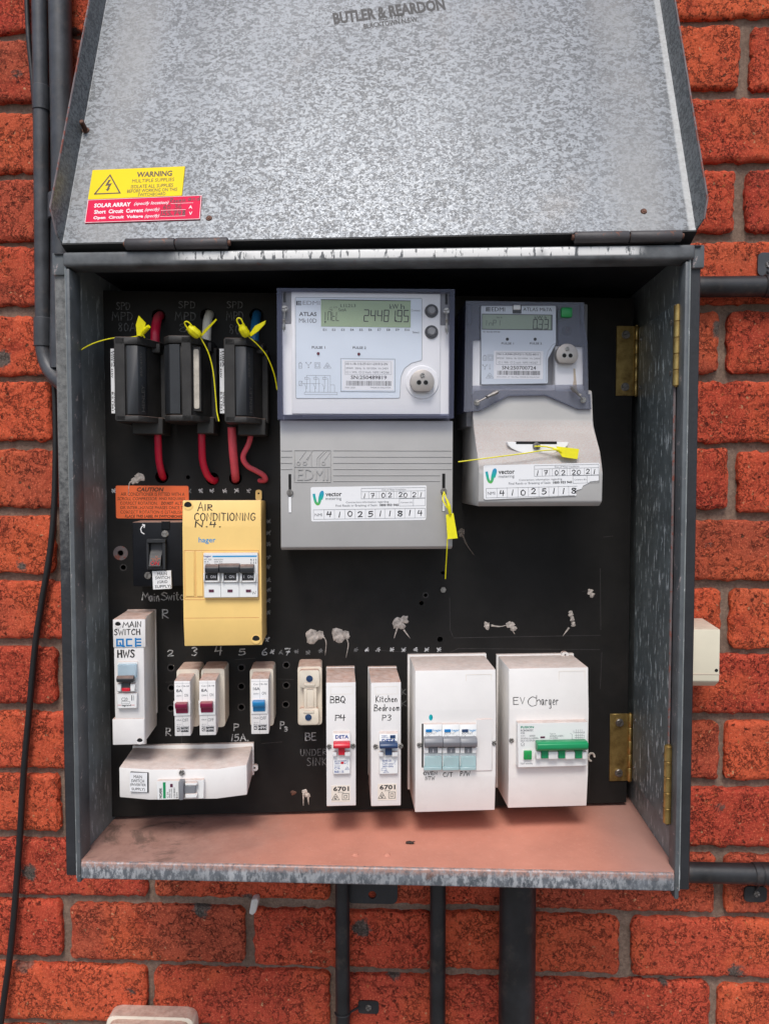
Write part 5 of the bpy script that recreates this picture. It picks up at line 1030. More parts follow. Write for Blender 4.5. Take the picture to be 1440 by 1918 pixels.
bm = B(); nb.pbox(bm, 346, 1467, 369, 1472.5, hb, hb+5.5, .8); nb.pbox(bm, 346, 1487.5, 369, 1495.5, hb, hb+5.5, .8); nb.fin('toggle_bracket', bm, 'bright_white', br_)
bm = B(); nb.pbox(bm, 318.5, 1469, 323.5, 1475, hb, hb+.3, 0); nb.fin('status_flag', bm, 'purple_flag', br_)
bm = B()
for st, x0, x1, y0, y1, bo in (('NOARK', 298, 303.5, 1476, 1495.5, .02), ('C 20', 312.5, 315.5, 1484, 1495, .0), ('6000A 240V', 316.5, 319, 1478, 1495, 0), ('AS/NZS 60898', 320, 322.5, 1478, 1495, 0), ('1C50 B04H', 325, 328, 1476, 1495, .01), ('B1H', 329.5, 333, 1485, 1495, .0)):
    V, F = glyphs(st, bo, 0); q = nb.R(x0, y0, x1, y1, hb); vv = [bm.verts.new(nb.P(*q(1-b, a), hb+.25)) for a, b in V]
    for f in F: bm.faces.new([vv[i] for i in f])
nb.fin('printed_text', bm, 'ink', br_, flip=False)

# --- vector label shared by both meters
def meter_label(n, corners, h, nmi, torn=False, bend=None):
    q = n.Q(corners, h); c = n.at(*q(0, 0, 1, 1)(.5, .5), h)
    bm = B(); rg = q(0, 0, 1, 1)
    if torn:
        pts = rounded([rg(0, 1), rg(0, 0), rg(.80, .03)], 0)
        o = [rg(a, b) for a, b in ((.012, .985), (0, .95), (0, .05), (.012, .015), (.79, .06), (.795, .10), (.775, .17), (.80, .22), (.84, .255), (.852, .34), (.895, .40), (.915, .455), (.99, .475), (1, .95), (.988, .985))]
        c.prism(bm, o[::-1], h, h+.25)
    else: c.card(bm, rg, h, h+.25, 2)
    lb = c.fin('meter_label', bm, 'paper')
    hh = h+.25
    dark = [('vector', q(.127, .16, .266, .275), hh, .02)]
    c.text('brand_text', dark, 'ink', lb); c.text('print', [('metering', q(.127, .30, .262, .405), hh, .0), ('Contractors information regarding', q(.302, .425, .671, .498), hh), ('Final Reads or Breaking of Seals:', q(.213, .515, .575, .60), hh), ('Date of Meter Installation', q(.61, .085, .82, .13), hh), ('Constant (K)', q(.775, .46, .88, .515), hh), ('NMI', q(.032, .765, .095, .85), hh, .01)], 'mid_ink', lb)
    c.text('phone_number', [('1800 953 945', q(.592, .515, .757, .585), hh, .03)], 'ink', lb)
    bm = B(); fl = lambda *r: c.frame_lines(bm, q(*r), .3, hh)
    fl(.435, .06, .99, .36); c.lines(bm, [[q(.435, .155, .99, .36)(0, 1), q(.435, .155, .99, .36)(1, 1)]], .3, hh)
    for s in (.50, .565, .59, .65, .715, .74, .80, .865, .925): c.lines(bm, [[q(s, .155, s+.01, .36)(0, 1), q(s, .155, s+.01, .36)(0, 0)]], .25, hh)
    fl(.765, .37, .99, .585); c.lines(bm, [[q(.887, .37, .9, .585)(0, 1), q(.887, .37, .9, .585)(0, 0)]], .3, hh)
    if torn:
        r = q(.02, .67, .80, .935); c.lines(bm, [[r(1, 1), r(0, 1), r(0, 0), r(.97, 0)]], .3, hh)
    else: fl(.02, .66, .99, .935)
    cells = [.112, .201, .292, .381, .470, .556, .639, .727, .813, .902]
    for s in cells[:8 if torn else 10]: c.lines(bm, [[q(s, .66, s+.01, .935)(0, 1), q(s, .66, s+.01, .935)(0, 0)]], .25, hh)
    c.fin('ruled_boxes', bm, 'mid_ink', lb, flip=False)
    it = []; random.seed(5 if torn else 6)
    for ch, s in zip('17022021', (.463, .532, .625, .683, .775, .818, .895, .952)):
        w = .028 if ch != '1' else .008; d = random.uniform(-.01, .01); it.append((ch, q(s-w/2, .20+d, s+w/2, .33+d), hh, .75))
    for ch, s in zip(nmi, [x+.044 for x in cells]):
        w = .036 if ch != '1' else .008; d = random.uniform(-.02, .02); it.append((ch, q(s-w/2, .72+d, s+w/2, .87+d), hh, .95))
    c.hand('handwriting', it, 'marker', lb)
    bm = B(); r = q(.022, .10, .112, .52); c.strip(bm, [r(*p) for p in smooth([(.06, .72), (.10, .55), (.2, .22), (.36, .07), (.52, .12), (.68, .45), (.86, .85)])], 2.6, hh+.1); c.strip(bm, [r(*p) for p in smooth([(.50, .18), (.56, .5), (.70, .85), (.88, .93), (.95, .75), (.80, .4)])], 1.5, hh+.13)
    x = MT('logo_gradient'); z = x.xyz(x.tc.outputs['Generated'])[2]
    c.fin('logo_mark', bm, x.set(x.ramp(z, [(.05, (.10, .42, .06)), (.5, (.0, .40, .33)), (.95, (.02, .26, .50))]), .4), lb, flip=False)

def optical_port(n, x, y, h, r, cut):
    u, v = n.pp(x, y, h); a = math.acos(cut); pts = [(u+r*sin(t), v+r*cos(t)) for t in [-(pi-a)+i*2*(pi-a)/26 for i in range(27)]]
    bm = B(); n.prism(bm, pts, h-8, h, .7, 'h', 2); o = n.re(u, v, h).fin('optical_port', bm, 'port_metal')
    for d in (-1, 1):
        bm = B(); n.cyl(bm, u+d*r*.28, v-r*.08, h-.5, h+.15, r*.2, r*.2, 16); n.re(u, v, h).fin('port_lens', bm, 'dark_hole', o)
        bm = B(); n.plate(bm, circle(u+d*r*.28, v-r*.08, r*.25, 18), [circle(u+d*r*.28, v-r*.08, r*.19, 18)], h, h+.35); n.re(u, v, h).fin('lens_ring', bm, 'steel', o)
    n.screw(u, v+r*.52, h, r*.2, 2, .3, 'steel', o)
def barcode(n, rg, h, seed, parent):
    rnd = random.Random(seed); bm = B(); a = 0
    while a < 1:
        w = rnd.choice((.008, .008, .016)); n.card(bm, lambda s, t, a=a, w=w: rg(min(1, a+w*s), t), h, h+.1); a += w+rnd.choice((.009, .012, .018))
    return n.fin('barcode', bm, 'ink', parent)
def logo_grid(n, rg, h, mt, parent=None):
    bm = B()
    for i, (a, b, c, d) in enumerate(((0, .0, .28, 1), (.36, .68, .62, 1), (.36, .36, .62, .6), (.36, 0, .62, .28), (.72, .72, 1, 1), (.72, .38, 1, .62), (.72, 0, 1, .28))): n.card(bm, lambda s, t: rg(a+(c-a)*s, b+(d-b)*t), h, h+.08)
    return n.fin('logo_mark', bm, mt, parent)
def wire_seal(n, p, r=1.5):                                # twisted wire with a crimped metal sleeve
    q = [n.pp(x, y, h)+(h,) for x, y, h in p]; bm = B()
    n.tube(bm, q[:2], .7, 8, 1); n.tube(bm, [q[0], q[1]], .6, 8, 1); n.tube(bm, q[1:], r, 8, 3, lambda f: r*(.9+.25*sin(f*9))); n.tube(bm, [q[-1], tuple(Vector(q[-1])*1.0+(Vector(q[-1])-Vector(q[-2])).normalized()*2)], .5, 6, 1)
    n.re(*q[0][:2], q[0][2]).fin('wire_seal', bm, 'dull_steel')
def icon(n, bm, kind, rg, h, w=.28):
    ls = {'battery': [[(.1, 0), (.9, 0), (.9, .85), (.1, .85), (.1, 0)], [(.35, .85), (.35, 1), (.65, 1), (.65, .85)], [(.4, .25), (.6, .25)], [(.5, .2), (.5, .55)]],
     'fork': [[(.1, .9), (.5, .45), (.9, .9)], [(.5, .45), (.5, .1)], [(.02, .9), (.12, 1), (.2, .9), (.1, .82), (.02, .9)], [(.8, .9), (.9, 1), (.98, .9), (.9, .82), (.8, .9)], [(.4, .05), (.5, .14), (.6, .05), (.5, 0), (.4, .05)]],
     'square': [[(0, 0), (1, 0), (1, 1), (0, 1), (0, 0)], [(.22, .22), (.78, .22), (.78, .78), (.22, .78), (.22, .22)]], 'triangle': [[(0, 0), (.5, 1), (1, 0), (0, 0)], [(.62, .5), (.42, .55), (.34, .32), (.5, .16), (.66, .22)], [(.3, .3), (.5, .2), (.75, .4)]],
     'key': [[(.5, 1), (.5, .25)], [(.35, .12), (.5, .25), (.65, .12), (.5, 0), (.35, .12)]]}[kind]
    n.lines(bm, [[rg(*p) for p in l] for l in ls], w, h)

# --- large three phase meter
n = thing('electricity_meter', 'large grey electricity meter reading 24481.95 with a clear violet edged cover', 'electricity meter', PANEL, *Pn.pp(686, 1030, 0))
H = 88
ex = lambda x, y, h=H: n.pp(x, y, h)
bm = B(); a = ex(524, 548, 60); b = ex(846, 800, 60); n.box(bm, a[0]+2, b[0]-2, b[1], a[1], 0, 60, 1); n.fin('base', bm, 'meter_grey')
bm = B(); n.pbox(bm, 528, 545, 841, 779, 50, H-6, .6); n.pbox(bm, 545.5, 546, 824, 776, H-7, H-3, .8, seg=2); body = n.fin('body', bm, 'meter_white')
bm = B(); n.pbox(bm, 526.5, 544, 545, 606, H-12, H-5.4, .4); n.pbox(bm, 824.5, 546, 841.5, 609, H-12, H-5.4, .4); n.fin('corner_panel', bm, 'button_grey')
bm = B(); n.pbox(bm, 530.5, 546, 535.5, 566, H-6, H-5, .2); n.pbox(bm, 833.5, 549, 838.5, 570, H-6, H-5, .2); n.fin('slot', bm, 'dark_hole')
f = H-3
face = rounded([ex(554, 746, f), ex(748.5, 745.5, f), ex(750.5, 706, f), ex(757, 690, f), ex(770, 680, f), ex(790, 674.5, f), ex(790, 558.5, f), ex(553, 556.5, f)], 1.6, 3)
bm = B(); n.prism(bm, face, f-.5, f+.3); fp = n.fin('face_plate', bm, 'meter_face'); f += .3
bm = B(); n.lines(bm, [face+[face[0]]], .35, f); n.fin('face_outline', bm, 'mid_ink', fp, flip=False)
bm = B(); n.pbox(bm, 601, 560.5, 769, 613, f-.5, f+.3, 0); ld = n.fin('display', bm, 'lcd')
bm = B(); n.pbox(bm, 600.5, 560, 769, 563.2, f, f+1.4, .2); n.fin('display_bezel', bm, 'dark_toggle', ld)
g = f+.3
lcd(n, 'reading', '24481.95', n.R(681, 580, 768, 602.5, g), g, .95, ld); lcd(n, 'mode_text', 'INtL', n.R(606, 583.5, 637, 600.5, g), g, .65, ld)
n.text('unit_text', [('kW', n.R(729.5, 569, 746, 578.6, g), g, .0), ('h', n.R(750.5, 569, 757.5, 578.6, g), g, .0)], 'ink', ld)
n.text('small_symbols', [('L1', n.R(637.5, 569, 645, 575, g), g), ('L2', n.R(648, 569, 656, 575, g), g), ('L3', n.R(658, 569, 666, 575, g), g), ('SetA', n.R(634, 577, 648.5, 583, g), g), ('-> LD', n.R(617, 573.5, 632, 576.5, g), g), ('*0', n.R(616, 577.5, 623, 582, g), g)], 'ink', ld)
bm = B(); u, v = ex(609, 603.5, g); n.prism(bm, [(u-1, v+1.2), (u, v-1.2), (u+1, v+1.2)], g, g+.1); n.fin('pointer', bm, 'ink', ld)
n.text('printed_text', [('Mk10D', n.R(560, 595.8, 593, 604.6, f), f, .03), ('ATLAS', n.R(560, 583.8, 593, 592, f), f, .03)], 'mid_ink', fp)
n.text('brand_text', [('EDMI', n.R(567, 563, 599, 571, f), f, .02)], 'faint_ink', fp); logo_grid(n, n.R(554.8, 563, 564, 571.5, f), f, 'ink', fp)
n.text('scale_text', [('E%d' % (i+1), n.R(605+17*i, 615.2, 611.5+17*i+(2.5 if i == 9 else 0), 619.6, f), f, .01) for i in range(10)]+[('Connect', n.R(770.2, 579, 787, 583, f), f), ('Select', n.R(772.5, 620, 785, 624, f), f), ('PULSE 1', n.R(584, 648, 609, 653, f), f, .015), ('PULSE 2', n.R(660.6, 648.5, 685.5, 653.5, f), f, .015)], 'ink', fp)
for x, y in ((596, 662), (672, 663)):
    u, v = ex(x, y, f); bm = B(); n.cyl(bm, u, v, f-.3, f+1, 1.75, 1.3, 14); n.re(u, v, f).fin('pulse_light', bm, 'led', fp)
bm = B()
for k, r in (('battery', (559, 678.5, 566, 689.5)), ('fork', (572, 678, 583.5, 689)), ('square', (589.3, 679, 599.7, 689.2)), ('triangle', (606, 679, 620, 689.3))): icon(n, bm, k, n.R(*r, f), f)
q = n.R(560, 702, 631.5, 739, f)
n.lines(bm, [[q(*p) for p in l] for l in ([(.20, .98), (.82, .98)], [(.82, .98), (.82, .12)], [(.82, .5), (.93, .5), (.93, .12)], [(.0, .45), (.08, .45), (.08, .68), (.0, .68), (.0, .45)], [(.02, .46), (.07, .66)], [(.08, .56), (.56, .56)], [(.14, .0), (1, .0), (1, .12), (.14, .12), (.14, .0)])], .25, f)
for k in range(3):
    x = .20+.235*k; n.lines(bm, [[q(*p) for p in l] for l in ([(x, .98), (x, .68)], [(x-.05, .78), (x+.05, .78), (x+.05, .88), (x-.05, .88), (x-.05, .78)], [(x, .68), (x, .30)], [(x-.07, .56), (x-.02, .40)], [(x-.02, .4), (x-.02, .12)], [(x+.09, .84), (x+.09, .12)], [(x, .30), (x-.02, .30)])], .25, f)
n.fin('symbols', bm, 'mid_ink', fp, flip=False)
bm = B(); q = n.R(637, 671, 740, 734, f); n.card(bm, q, f, f+.25); n.frame_lines(bm, q, .4, f+.2); fr = n.fin('plate_border', bm, 'meter_face', fp)
bm = B(); n.frame_lines(bm, n.R(638, 671.5, 739.5, 733.7, f), .35, f+.3); n.frame_lines(bm, n.R(646, 677, 732.5, 701.5, f), .2, f+.45); n.fin('ruled_boxes', bm, 'mid_ink', fp, flip=False)
bm = B(); n.card(bm, n.R(641, 674, 737, 731, f), f+.25, f+.4); sp = n.fin('serial_plate', bm, 'paper', fp)
n.text('serial_text', [('SN:250489819', n.R(657, 703, 724, 710.6, f), f+.4, .012), ('1011-1B-112-27-G11-231012-2N', n.R(647.7, 679, 725.6, 684, f), f+.4, .01)], 'ink', fp)
n.text('rating_text', [('3P4W  50Hz  Ib 10/100A  Vn 240V', n.R(647.7, 687.5, 727.4, 692, f), f+.4), ('Cl 1 Wh  Cl 2 Varh  NMI 14/2/66', n.R(647.7, 694.7, 728.7, 699.5, f), f+.4), ('MAY 2020', n.R(646.5, 724.3, 665, 727.4, f), f+.4), ('MADE IN MALAYSIA', n.R(694, 724.3, 731.8, 727.4, f), f+.4)], 'mid_ink', fp)
barcode(n, n.R(648.5, 713, 732.5, 722.6, f), f+.4, 4, fp)
for y in (582, 621.5):
    u, v = ex(808, y, f); bm = B(); n.cyl(bm, u, v, f-1, f+1.6, 7, 6.6, 26, .4); o = n.re(u, v, f).fin('push_button', bm, 'rubber'); bm = B(); n.cyl(bm, u, v, f+1.4, f+4.5, 4.4, 3.9, 24, .8); n.re(u, v, f).fin('button_cap', bm, 'button_grey', o)
u, v = ex(790.5, 716, f); bm = B(); n.cyl(bm, u, v, f-1, f+1.2, 17.5, 16.8, 40, .6); n.fin('port_collar', bm, 'meter_white')
optical_port(n, 791, 714.5, f+9, 12.2, .80)
for x, y, p in ((533, 578, [(533, 578, 92), (532.5, 598, 92), (532, 604, 92), (531.5, 617, 92)]), (836, 582, [(836, 582, 92), (836.5, 598, 92), (836.5, 604, 92), (837, 622, 92)])):
    n.pscrew(x, y, H-1, 3.4, 1, .2, 'steel'); wire_seal(n, p, 1.6)
# cover: tinted frame, clear front
o_ = [ex(520, 785.5), ex(849, 783.5), ex(851, 542), ex(518.5, 540)]; i_ = [ex(529, 777), ex(841, 775.5), ex(842, 547.5), ex(527.5, 545.5)]
bm = B(); n.plate(bm, o_, [i_], 56, H+2); n.fin('cover_frame', bm, 'violet_clear')
bm = B(); n.plate(bm, i_, [], H+.4, H+1.6); n.fin('clear_cover', bm, 'clear')
# terminal cover
H2 = 80; bm = B(); a = n.pp(523.5, 787, H2); b = n.pp(850, 787, H2); c_ = n.pp(527, 1031, H2); d = n.pp(845.5, 1029, H2)
n.prism(bm, [(c_[1], 2), (c_[1], H2-5), (c_[1]+3, H2), (a[1], H2), (a[1], 2)], (a[0]+c_[0])/2, (b[0]+d[0])/2, .9, 'u', 2); tcv = n.fin('terminal_cover', bm, 'meter_grey')
bm = B()
for y in (843.7, 855.3, 866.8, 878.4): n.pbox(bm, 526, y-.7, 547, y+.9, H2-1, H2+.55, .2); n.pbox(bm, 624, y-.7, 846, y+.9, H2-1, H2+.55, .2)
for y in (890, 900.8): n.pbox(bm, 624, y-.7, 824, y+.9, H2-1, H2+.55, .2)
for r in ((551, 842.5, 620, 844), (551, 902, 620, 903.5), (551, 873.5, 620, 875), (550.5, 843, 552, 903), (618.5, 843, 620, 903)): n.pbox(bm, *r, H2-1, H2+.6, .2)
q = n.R(552, 844, 619, 874, H2)
for x0, k in ((.10, 1), (.28, 1), (.80, 1)):
    u, v = q(x0, .22); n.plate(bm, circle(u, v, 2.2, 14), [circle(u, v, 1.2, 14)], H2-.5, H2+.6)
    l = [q(x0+.03, .42), q(x0+.22, 1)]; n.tube(bm, [l[0]+(H2,), l[1]+(H2,)], .5, 6, 1)
for l in ([(.46, 1), (.46, .0)], [(.62, 0), (.62, .55), (.82, 1)], [(.68, 0), (.68, .5), (.90, 1)], [(.36, .4), (.47, .98)]): n.tube(bm, [q(*p)+(H2,) for p in l], .5, 6, 1)
n.fin('moulded_ribs', bm, 'meter_grey', tcv)
bm = B(); V, F = glyphs('EDMI', .0, 0); q = n.R(556.5, 877.5, 614, 899, H2); A = [bm.verts.new(n.P(*q(a, b), H2+.8)) for a, b in V]; C = [bm.verts.new(n.P(*q(a, b), H2-.2)) for a, b in V]
for f_ in F: bm.faces.new([A[i] for i in f_])
E_ = {}
for f_ in F:
    for i in range(len(f_)): E_[(f_[i], f_[(i+1) % len(f_)])] = 1
for (i, j) in E_:
    if (j, i) not in E_: bm.faces.new((C[i], C[j], A[j], A[i]))
n.fin('raised_lettering', bm, 'meter_grey', tcv)
for x, y0, y1, ys in ((543, 888, 961, 922.6), (830.8, 887, 958.5, 920)):
    bm = B(); n.pbox(bm, x-2.8, y0, x+2.8, y1, H2-1, H2+.1, 0); o = n.fin('slot', bm, 'dark_hole', tcv)
    bm = B(); n.pbox(bm, x-2.4, ys+8, x+2.4, y1-1, H2-1, H2+.25, 0, (0, 0, 0, 0)); n.fin('slot_floor', bm, 'meter_white', tcv)
    n.pscrew(x, ys, H2+.3, 3.3, 1, pi/2, 'dull_steel')
meter_label(n, [(581.7, 912.5), (798.8, 909), (797.6, 974), (583, 977)], H2, '4102511814')
seal('yellow seal hanging vertically from the right screw of the big meter', [[(835, 964, 86), (849, 961, 88), (857, 1008, 90), (838, 1010, 88)]], [[(831, 921, 84), (836, 935, 88), (842, 950, 90), (844, 960, 89)], [(831, 923, 84), (829, 935, 86), (833, 944, 88), (840, 955, 89)]],
     [(838, 1008, 86), (837, 1030, 84), (835.5, 1055, 76), (834, 1084, 68)], ([(837, 936, 88), (841, 950, 90), (843, 963, 89)], 1.6))

# --- smaller single phase meter
n = thing('electricity_meter', 'smaller electricity meter reading 0.33 with dusty bulging cover and torn label', 'electricity meter', PANEL, *Pn.pp(1000, 945, 0))
ex = lambda x, y, h: n.pp(x, y, h)
HL = 106; uL = (ex(896, 940, HL)[0]+ex(885, 780, 70)[0])/2; uR = (ex(1130, 930, HL)[0]+ex(1107, 785, 70)[0])/2
pv = lambda y, h: ex(1000, y, h)[1]
pr = [(pv(948, 98), 2), (pv(948, 98), 98), (pv(940, 106), 105), (pv(886, 106), 106), (pv(868, 103), 103), (pv(846, 96), 96), (pv(826, 87), 87), (pv(812, 79), 79), (pv(799, 74), 74), (pv(786, 72), 71.5), (pv(730, 70), 70), (pv(730, 70), 2)]
bm = B(); n.prism(bm, pr, uL, uR, 1.6, 'u', 2)
x = MT('dusty_meter_grey'); p = x.xyz(); base = x.ramp(x.noise(25, 4), [(.3, (.42, .41, .395)), (.7, (.47, .46, .44))])
nz = x.nz(); k = x.math('MULTIPLY', x.step(nz[2], .12, .42), x.step(x.noise(900, 4, .7), .40, .66)); c = x.mix(x.math('MULTIPLY', k, .52), base, (.40, .22, .17)); M['dusty_meter'] = x.set(c, .55); x.bump(x.noise(1500, 3), .12, .0006)
tcv = n.fin('terminal_cover', bm, 'dusty_meter')
bm = B(); HB = 62; a = ex(874, 566, HB); b = ex(1098, 800, HB); n.box(bm, a[0], b[0], b[1], a[1], 0, HB, 1.2, seg=2); n.fin('body', bm, 'button_grey')
HF = 72; f = HF
bm = B(); n.pbox(bm, 884.5, 637, 899, 738, 60, f-2, .5); n.pbox(bm, 1040, 648, 1092, 738, 60, f-2, .8); n.pbox(bm, 885, 720, 1093, 764, 60, f-3.5, .6); n.fin('backing', bm, 'meter_white')
fc = rounded([ex(901, 720, f), ex(1026, 718, f), ex(1026, 672, f), ex(1041, 644, f), ex(1041, 572, f), ex(1010, 572, f), ex(1010, 572.5, f), ex(901, 572, f)][:5]+[ex(1041, 572, f), ex(900.5, 572, f)][:2], 1.4, 3)
bm = B(); n.prism(bm, fc, f-6, f+.2, .2); fp = n.fin('face_plate', bm, 'meter2_face'); f += .2
bm = B(); n.lines(bm, [fc+[fc[0]]], .35, f); n.lines(bm, [[ex(1043, 641, f), ex(1034, 646, f), ex(1026, 658, f), ex(1023, 672, f), ex(1023, 716, f)]], .25, f); n.fin('face_outline', bm, 'mid_ink', fp, flip=False)
bm = B(); n.pbox(bm, 960, 571, 976.5, 587, f-1, f+.3, .2); n.fin('notch', bm, 'dark_toggle', fp); bm = B(); n.pbox(bm, 961.5, 570, 975, 579.5, f, f+2.5, .6); n.fin('hook_tab', bm, 'meter_white', fp)
bm = B(); n.pbox(bm, 902.5, 587, 1034.5, 618.5, f-.5, f+.25, .2); n.fin('display_bezel', bm, 'dark_toggle', fp)
bm = B(); n.pbox(bm, 903.5, 588.5, 1032, 617, f, f+.5, 0); ld = n.fin('display', bm, 'lcd2'); g = f+.5
lcd(n, 'reading', '0.33', n.R(998, 598, 1029, 616, g), g, .75, ld); lcd(n, 'mode_text', 'InP1', n.R(908, 599, 938, 610, g), g, .42, ld)
n.text('unit_text', [('kW h', n.R(1001, 591, 1023.5, 597.5, g), g), ('Set A', n.R(930, 592.5, 940.5, 595.8, g), g)], 'ink', ld)
n.text('brand_text', [('EDMI', n.R(920.5, 575, 945.5, 583, f), f, .03), ('ATLAS Mk7A', n.R(979.5, 575.5, 1033.5, 583, f), f, .02)], 'ink', fp); logo_grid(n, n.R(910, 575, 918, 583, f), f, 'ink', fp)
n.text('scale_text', [('E1 E2 E3 E4 E5', n.R(905, 619.5, 936, 622.8, f), f, .01), ('PULSE 1', n.R(939, 641, 962, 645, f), f, .015), ('PULSE 2', n.R(992, 641, 1014.5, 645, f), f, .015)], 'ink', fp)
for x_, y_ in ((950, 635), (1002, 635)):
    u, v = ex(x_, y_, f); bm = B(); n.cyl(bm, u, v, f-.3, f+.9, 1.8, 1.4, 14); n.re(u, v, f).fin('pulse_light', bm, 'rubber', fp)
bm = B()
for k, r in (('battery', (904.5, 665, 911, 675)), ('square', (913, 664.5, 923, 674.5)), ('fork', (903, 682.5, 912.5, 691.5)), ('key', (914.5, 682, 919.5, 691.5)), ('triangle', (910, 698, 924, 708))): icon(n, bm, k, n.R(*r, f), f)
n.fin('symbols', bm, 'mid_ink', fp, flip=False)
bm = B(); n.card(bm, n.R(925, 656.5, 1016.5, 710, f), f, f+.25); sp = n.fin('serial_plate', bm, 'paper', fp); f2 = f+.25
n.text('serial_text', [('SN:250700724', n.R(940, 685, 1003.5, 692.3, f2), f2, .012), ('7A11-A344-29-F211-7L02-6011', n.R(930.5, 661, 1008.5, 665.5, f2), f2, .012)], 'ink', fp)
n.text('rating_text', [('1P2W  50Hz  Ib 10/100A  Vn 240V', n.R(930.5, 669, 1011.5, 673, f2), f2), ('Cl 1 Wh  Cl 2 varh  NMI 14/2/67', n.R(933, 676.5, 1006.5, 681, f2), f2), ('AUG 2020  LT 10A Max  MADE IN MALAYSIA', n.R(930, 704.5, 1010, 707.3, f2), f2)], 'mid_ink', fp)
bm = B(); n.frame_lines(bm, n.R(929.5, 659.5, 1012, 683, f2), .25, f2); n.fin('ruled_boxes', bm, 'mid_ink', fp, flip=False)
barcode(n, n.R(931.5, 694, 1011, 702.5, f2), f2, 9, fp)
bm = B(); n.pbox(bm, 1052, 575, 1072, 593.5, HB, HB+16, 1.2, seg=2); n.fin('green_button', bm, 'green_button')
u, v = ex(1061.5, 619, HB); bm = B(); n.cyl(bm, u, v, HB-.5, HB+2, 5.6, 5.2, 22, .5); o = n.re(u, v, HB).fin('sensor_socket', bm, 'dark_toggle'); bm = B(); n.box(bm, u-2, u+2, v-2.6, v+3.4, HB+1.6, HB+3, .8); n.fin('rusty_plug', bm, 'rust_steel', o)
bm = B(); x = MT('rust_run'); x.set(x.mix(x.noise(300, 5), (.50, .40, .28), (.62, .50, .36)), .6)
n.prism(bm, [ex(*p_, HF-2) for p_ in ((1070, 735), (1081, 735), (1079, 712), (1077, 690), (1073.5, 690), (1074, 712))], HF-2.1, HF-1.85); n.fin('rust_streak', bm, x.m)
optical_port(n, 1062.5, 664, HF+7, 11.6, .74)
# cover of the small meter
hc = HF+3; o_ = [ex(*p_, hc) for p_ in ((869, 771), (900, 769), (953, 741), (1023, 740), (1083, 766), (1107.5, 766), (1106, 738), (1102, 738), (1100, 640), (1094.5, 608), (1094, 566), (872.5, 563), (871.5, 610))]
i_ = [ex(*p_, hc) for p_ in ((884, 722), (1093, 720), (1091, 648), (1046, 646), (1045, 576), (1040, 571.5), (902, 571.5), (898, 576), (898, 636), (886, 638))]
bm = B(); n.plate(bm, o_, [i_], hc-2, hc); n.fin('cover_front', bm, 'smoke_clear')
bm = B(); n.plate(bm, i_, [], hc-1.2, hc-.2); n.fin('clear_cover', bm, 'clear')
bm = B(); w = 1.3
for p0, p1 in zip(o_, o_[1:]+o_[:1]):
    d = (Vector(p1)-Vector(p0)); nn = Vector((-d.y, d.x)).normalized()*w; n.prism(bm, [p0, p1, tuple(Vector(p1)+nn), tuple(Vector(p0)+nn)], 26 if abs(d.x) < abs(d.y)*.6 else hc-9, hc-2.1, 0)
n.fin('cover_edge', bm, 'violet_clear')
for x0, x1 in ((874, 883), (1087, 1094)):
    bm = B(); n.pbox(bm, x0, 570, x1, 607, hc-4, hc+.6, .6); n.fin('cover_clip', bm, 'smoke_clear')
for x_, y_, p in ((893, 753.5, [(893, 753.5, 80), (911, 744, 80), (914, 742, 80), (932, 733.5, 80)]), (1092, 749, [(1092, 749, 80), (1086, 741, 80), (1084, 738.5, 80), (1070, 725, 80)])):
    n.pscrew(x_, y_, hc+.5, 3.2, 1, .5, 'steel'); wire_seal(n, p, 2.0)
# slot with its screw in the bulge
u0, v0 = ex(948, 831, 92); u1, _ = ex(1062, 831, 92); vm = pv(831, 92)
bm = B(); k = [(u0+(u1-u0)*(.5-.5*cos(pi*i/12)), vm+1.5-12.5*sin(pi*i/12)) for i in range(13)]; n.prism(bm, k, 80, 96.5, .3); n.fin('slot_recess', bm, 'meter_white', tcv)
bm = B(); n.box(bm, u0+9, u1-12, vm-.6, vm+2.2, 90, 96.8, .2); n.fin('slot', bm, 'dark_hole', tcv)
n.pscrew(1004.5, 835.5, 97, 4, 1, pi/2, 'dull_steel', tcv)
meter_label(n, [(905, 870.5), (1123, 865.5), (1124, 931), (906, 937)], 106, '41025118', True)
seal('yellow seal lying across the smaller meter, tail pointing left over the big meter', [[(1042, 836, 104), (1084, 841, 106), (1081, 860, 106), (1053, 856, 106), (1046, 846, 105)]], [[(1001, 836, 99), (1018, 836, 102), (1034, 839, 104), (1044, 842, 105)]],
     [(1046, 842, 105), (1015, 844, 106), (975, 850, 108), (920, 857, 110), (858, 865, 111)], ([(1036, 840, 104), (1046, 843, 105), (1052, 849, 105)], 1.5))

# --- signs on the lid
def sign(name, label, cat, corners, mt):
    u, v = LID.pp(*corners[0], 1); n = thing(name, label, cat, LID, u, v); q = n.Q(corners, 1.2); bm = B(); n.card(bm, q(0, 0, 1, 1), .1, 1.2, .5, .15); n.fin('plate', bm, mt); return n, q
n, q = sign('warning_sign', 'yellow WARNING MULTIPLE SUPPLIES sign on the lower left of the lid', 'warning sign', [(173.3, 318), (346.3, 310.8), (340.5, 365.5), (164.6, 372.8)], 'warn_yellow')
n.text('printed_text', [('WARNING', q(.49, .13, .87, .32), 1.2, .03), ('MULTIPLE SUPPLIES', q(.45, .38, .90, .50), 1.2, .008), ('ISOLATE ALL SUPPLIES', q(.445, .575, .895, .695), 1.2, .006), ('BEFORE WORKING ON THIS', q(.41, .725, .945, .84), 1.2, .006), ('SWITCHBOARD', q(.53, .865, .825, .97), 1.2, .006)], 'brown_ink')
bm = B(); r = q(.065, .20, .335, .83); n.lines(bm, [[r(0, 0), r(.5, 1), r(1, 0), r(0, 0)]], 1.5, 1.2)
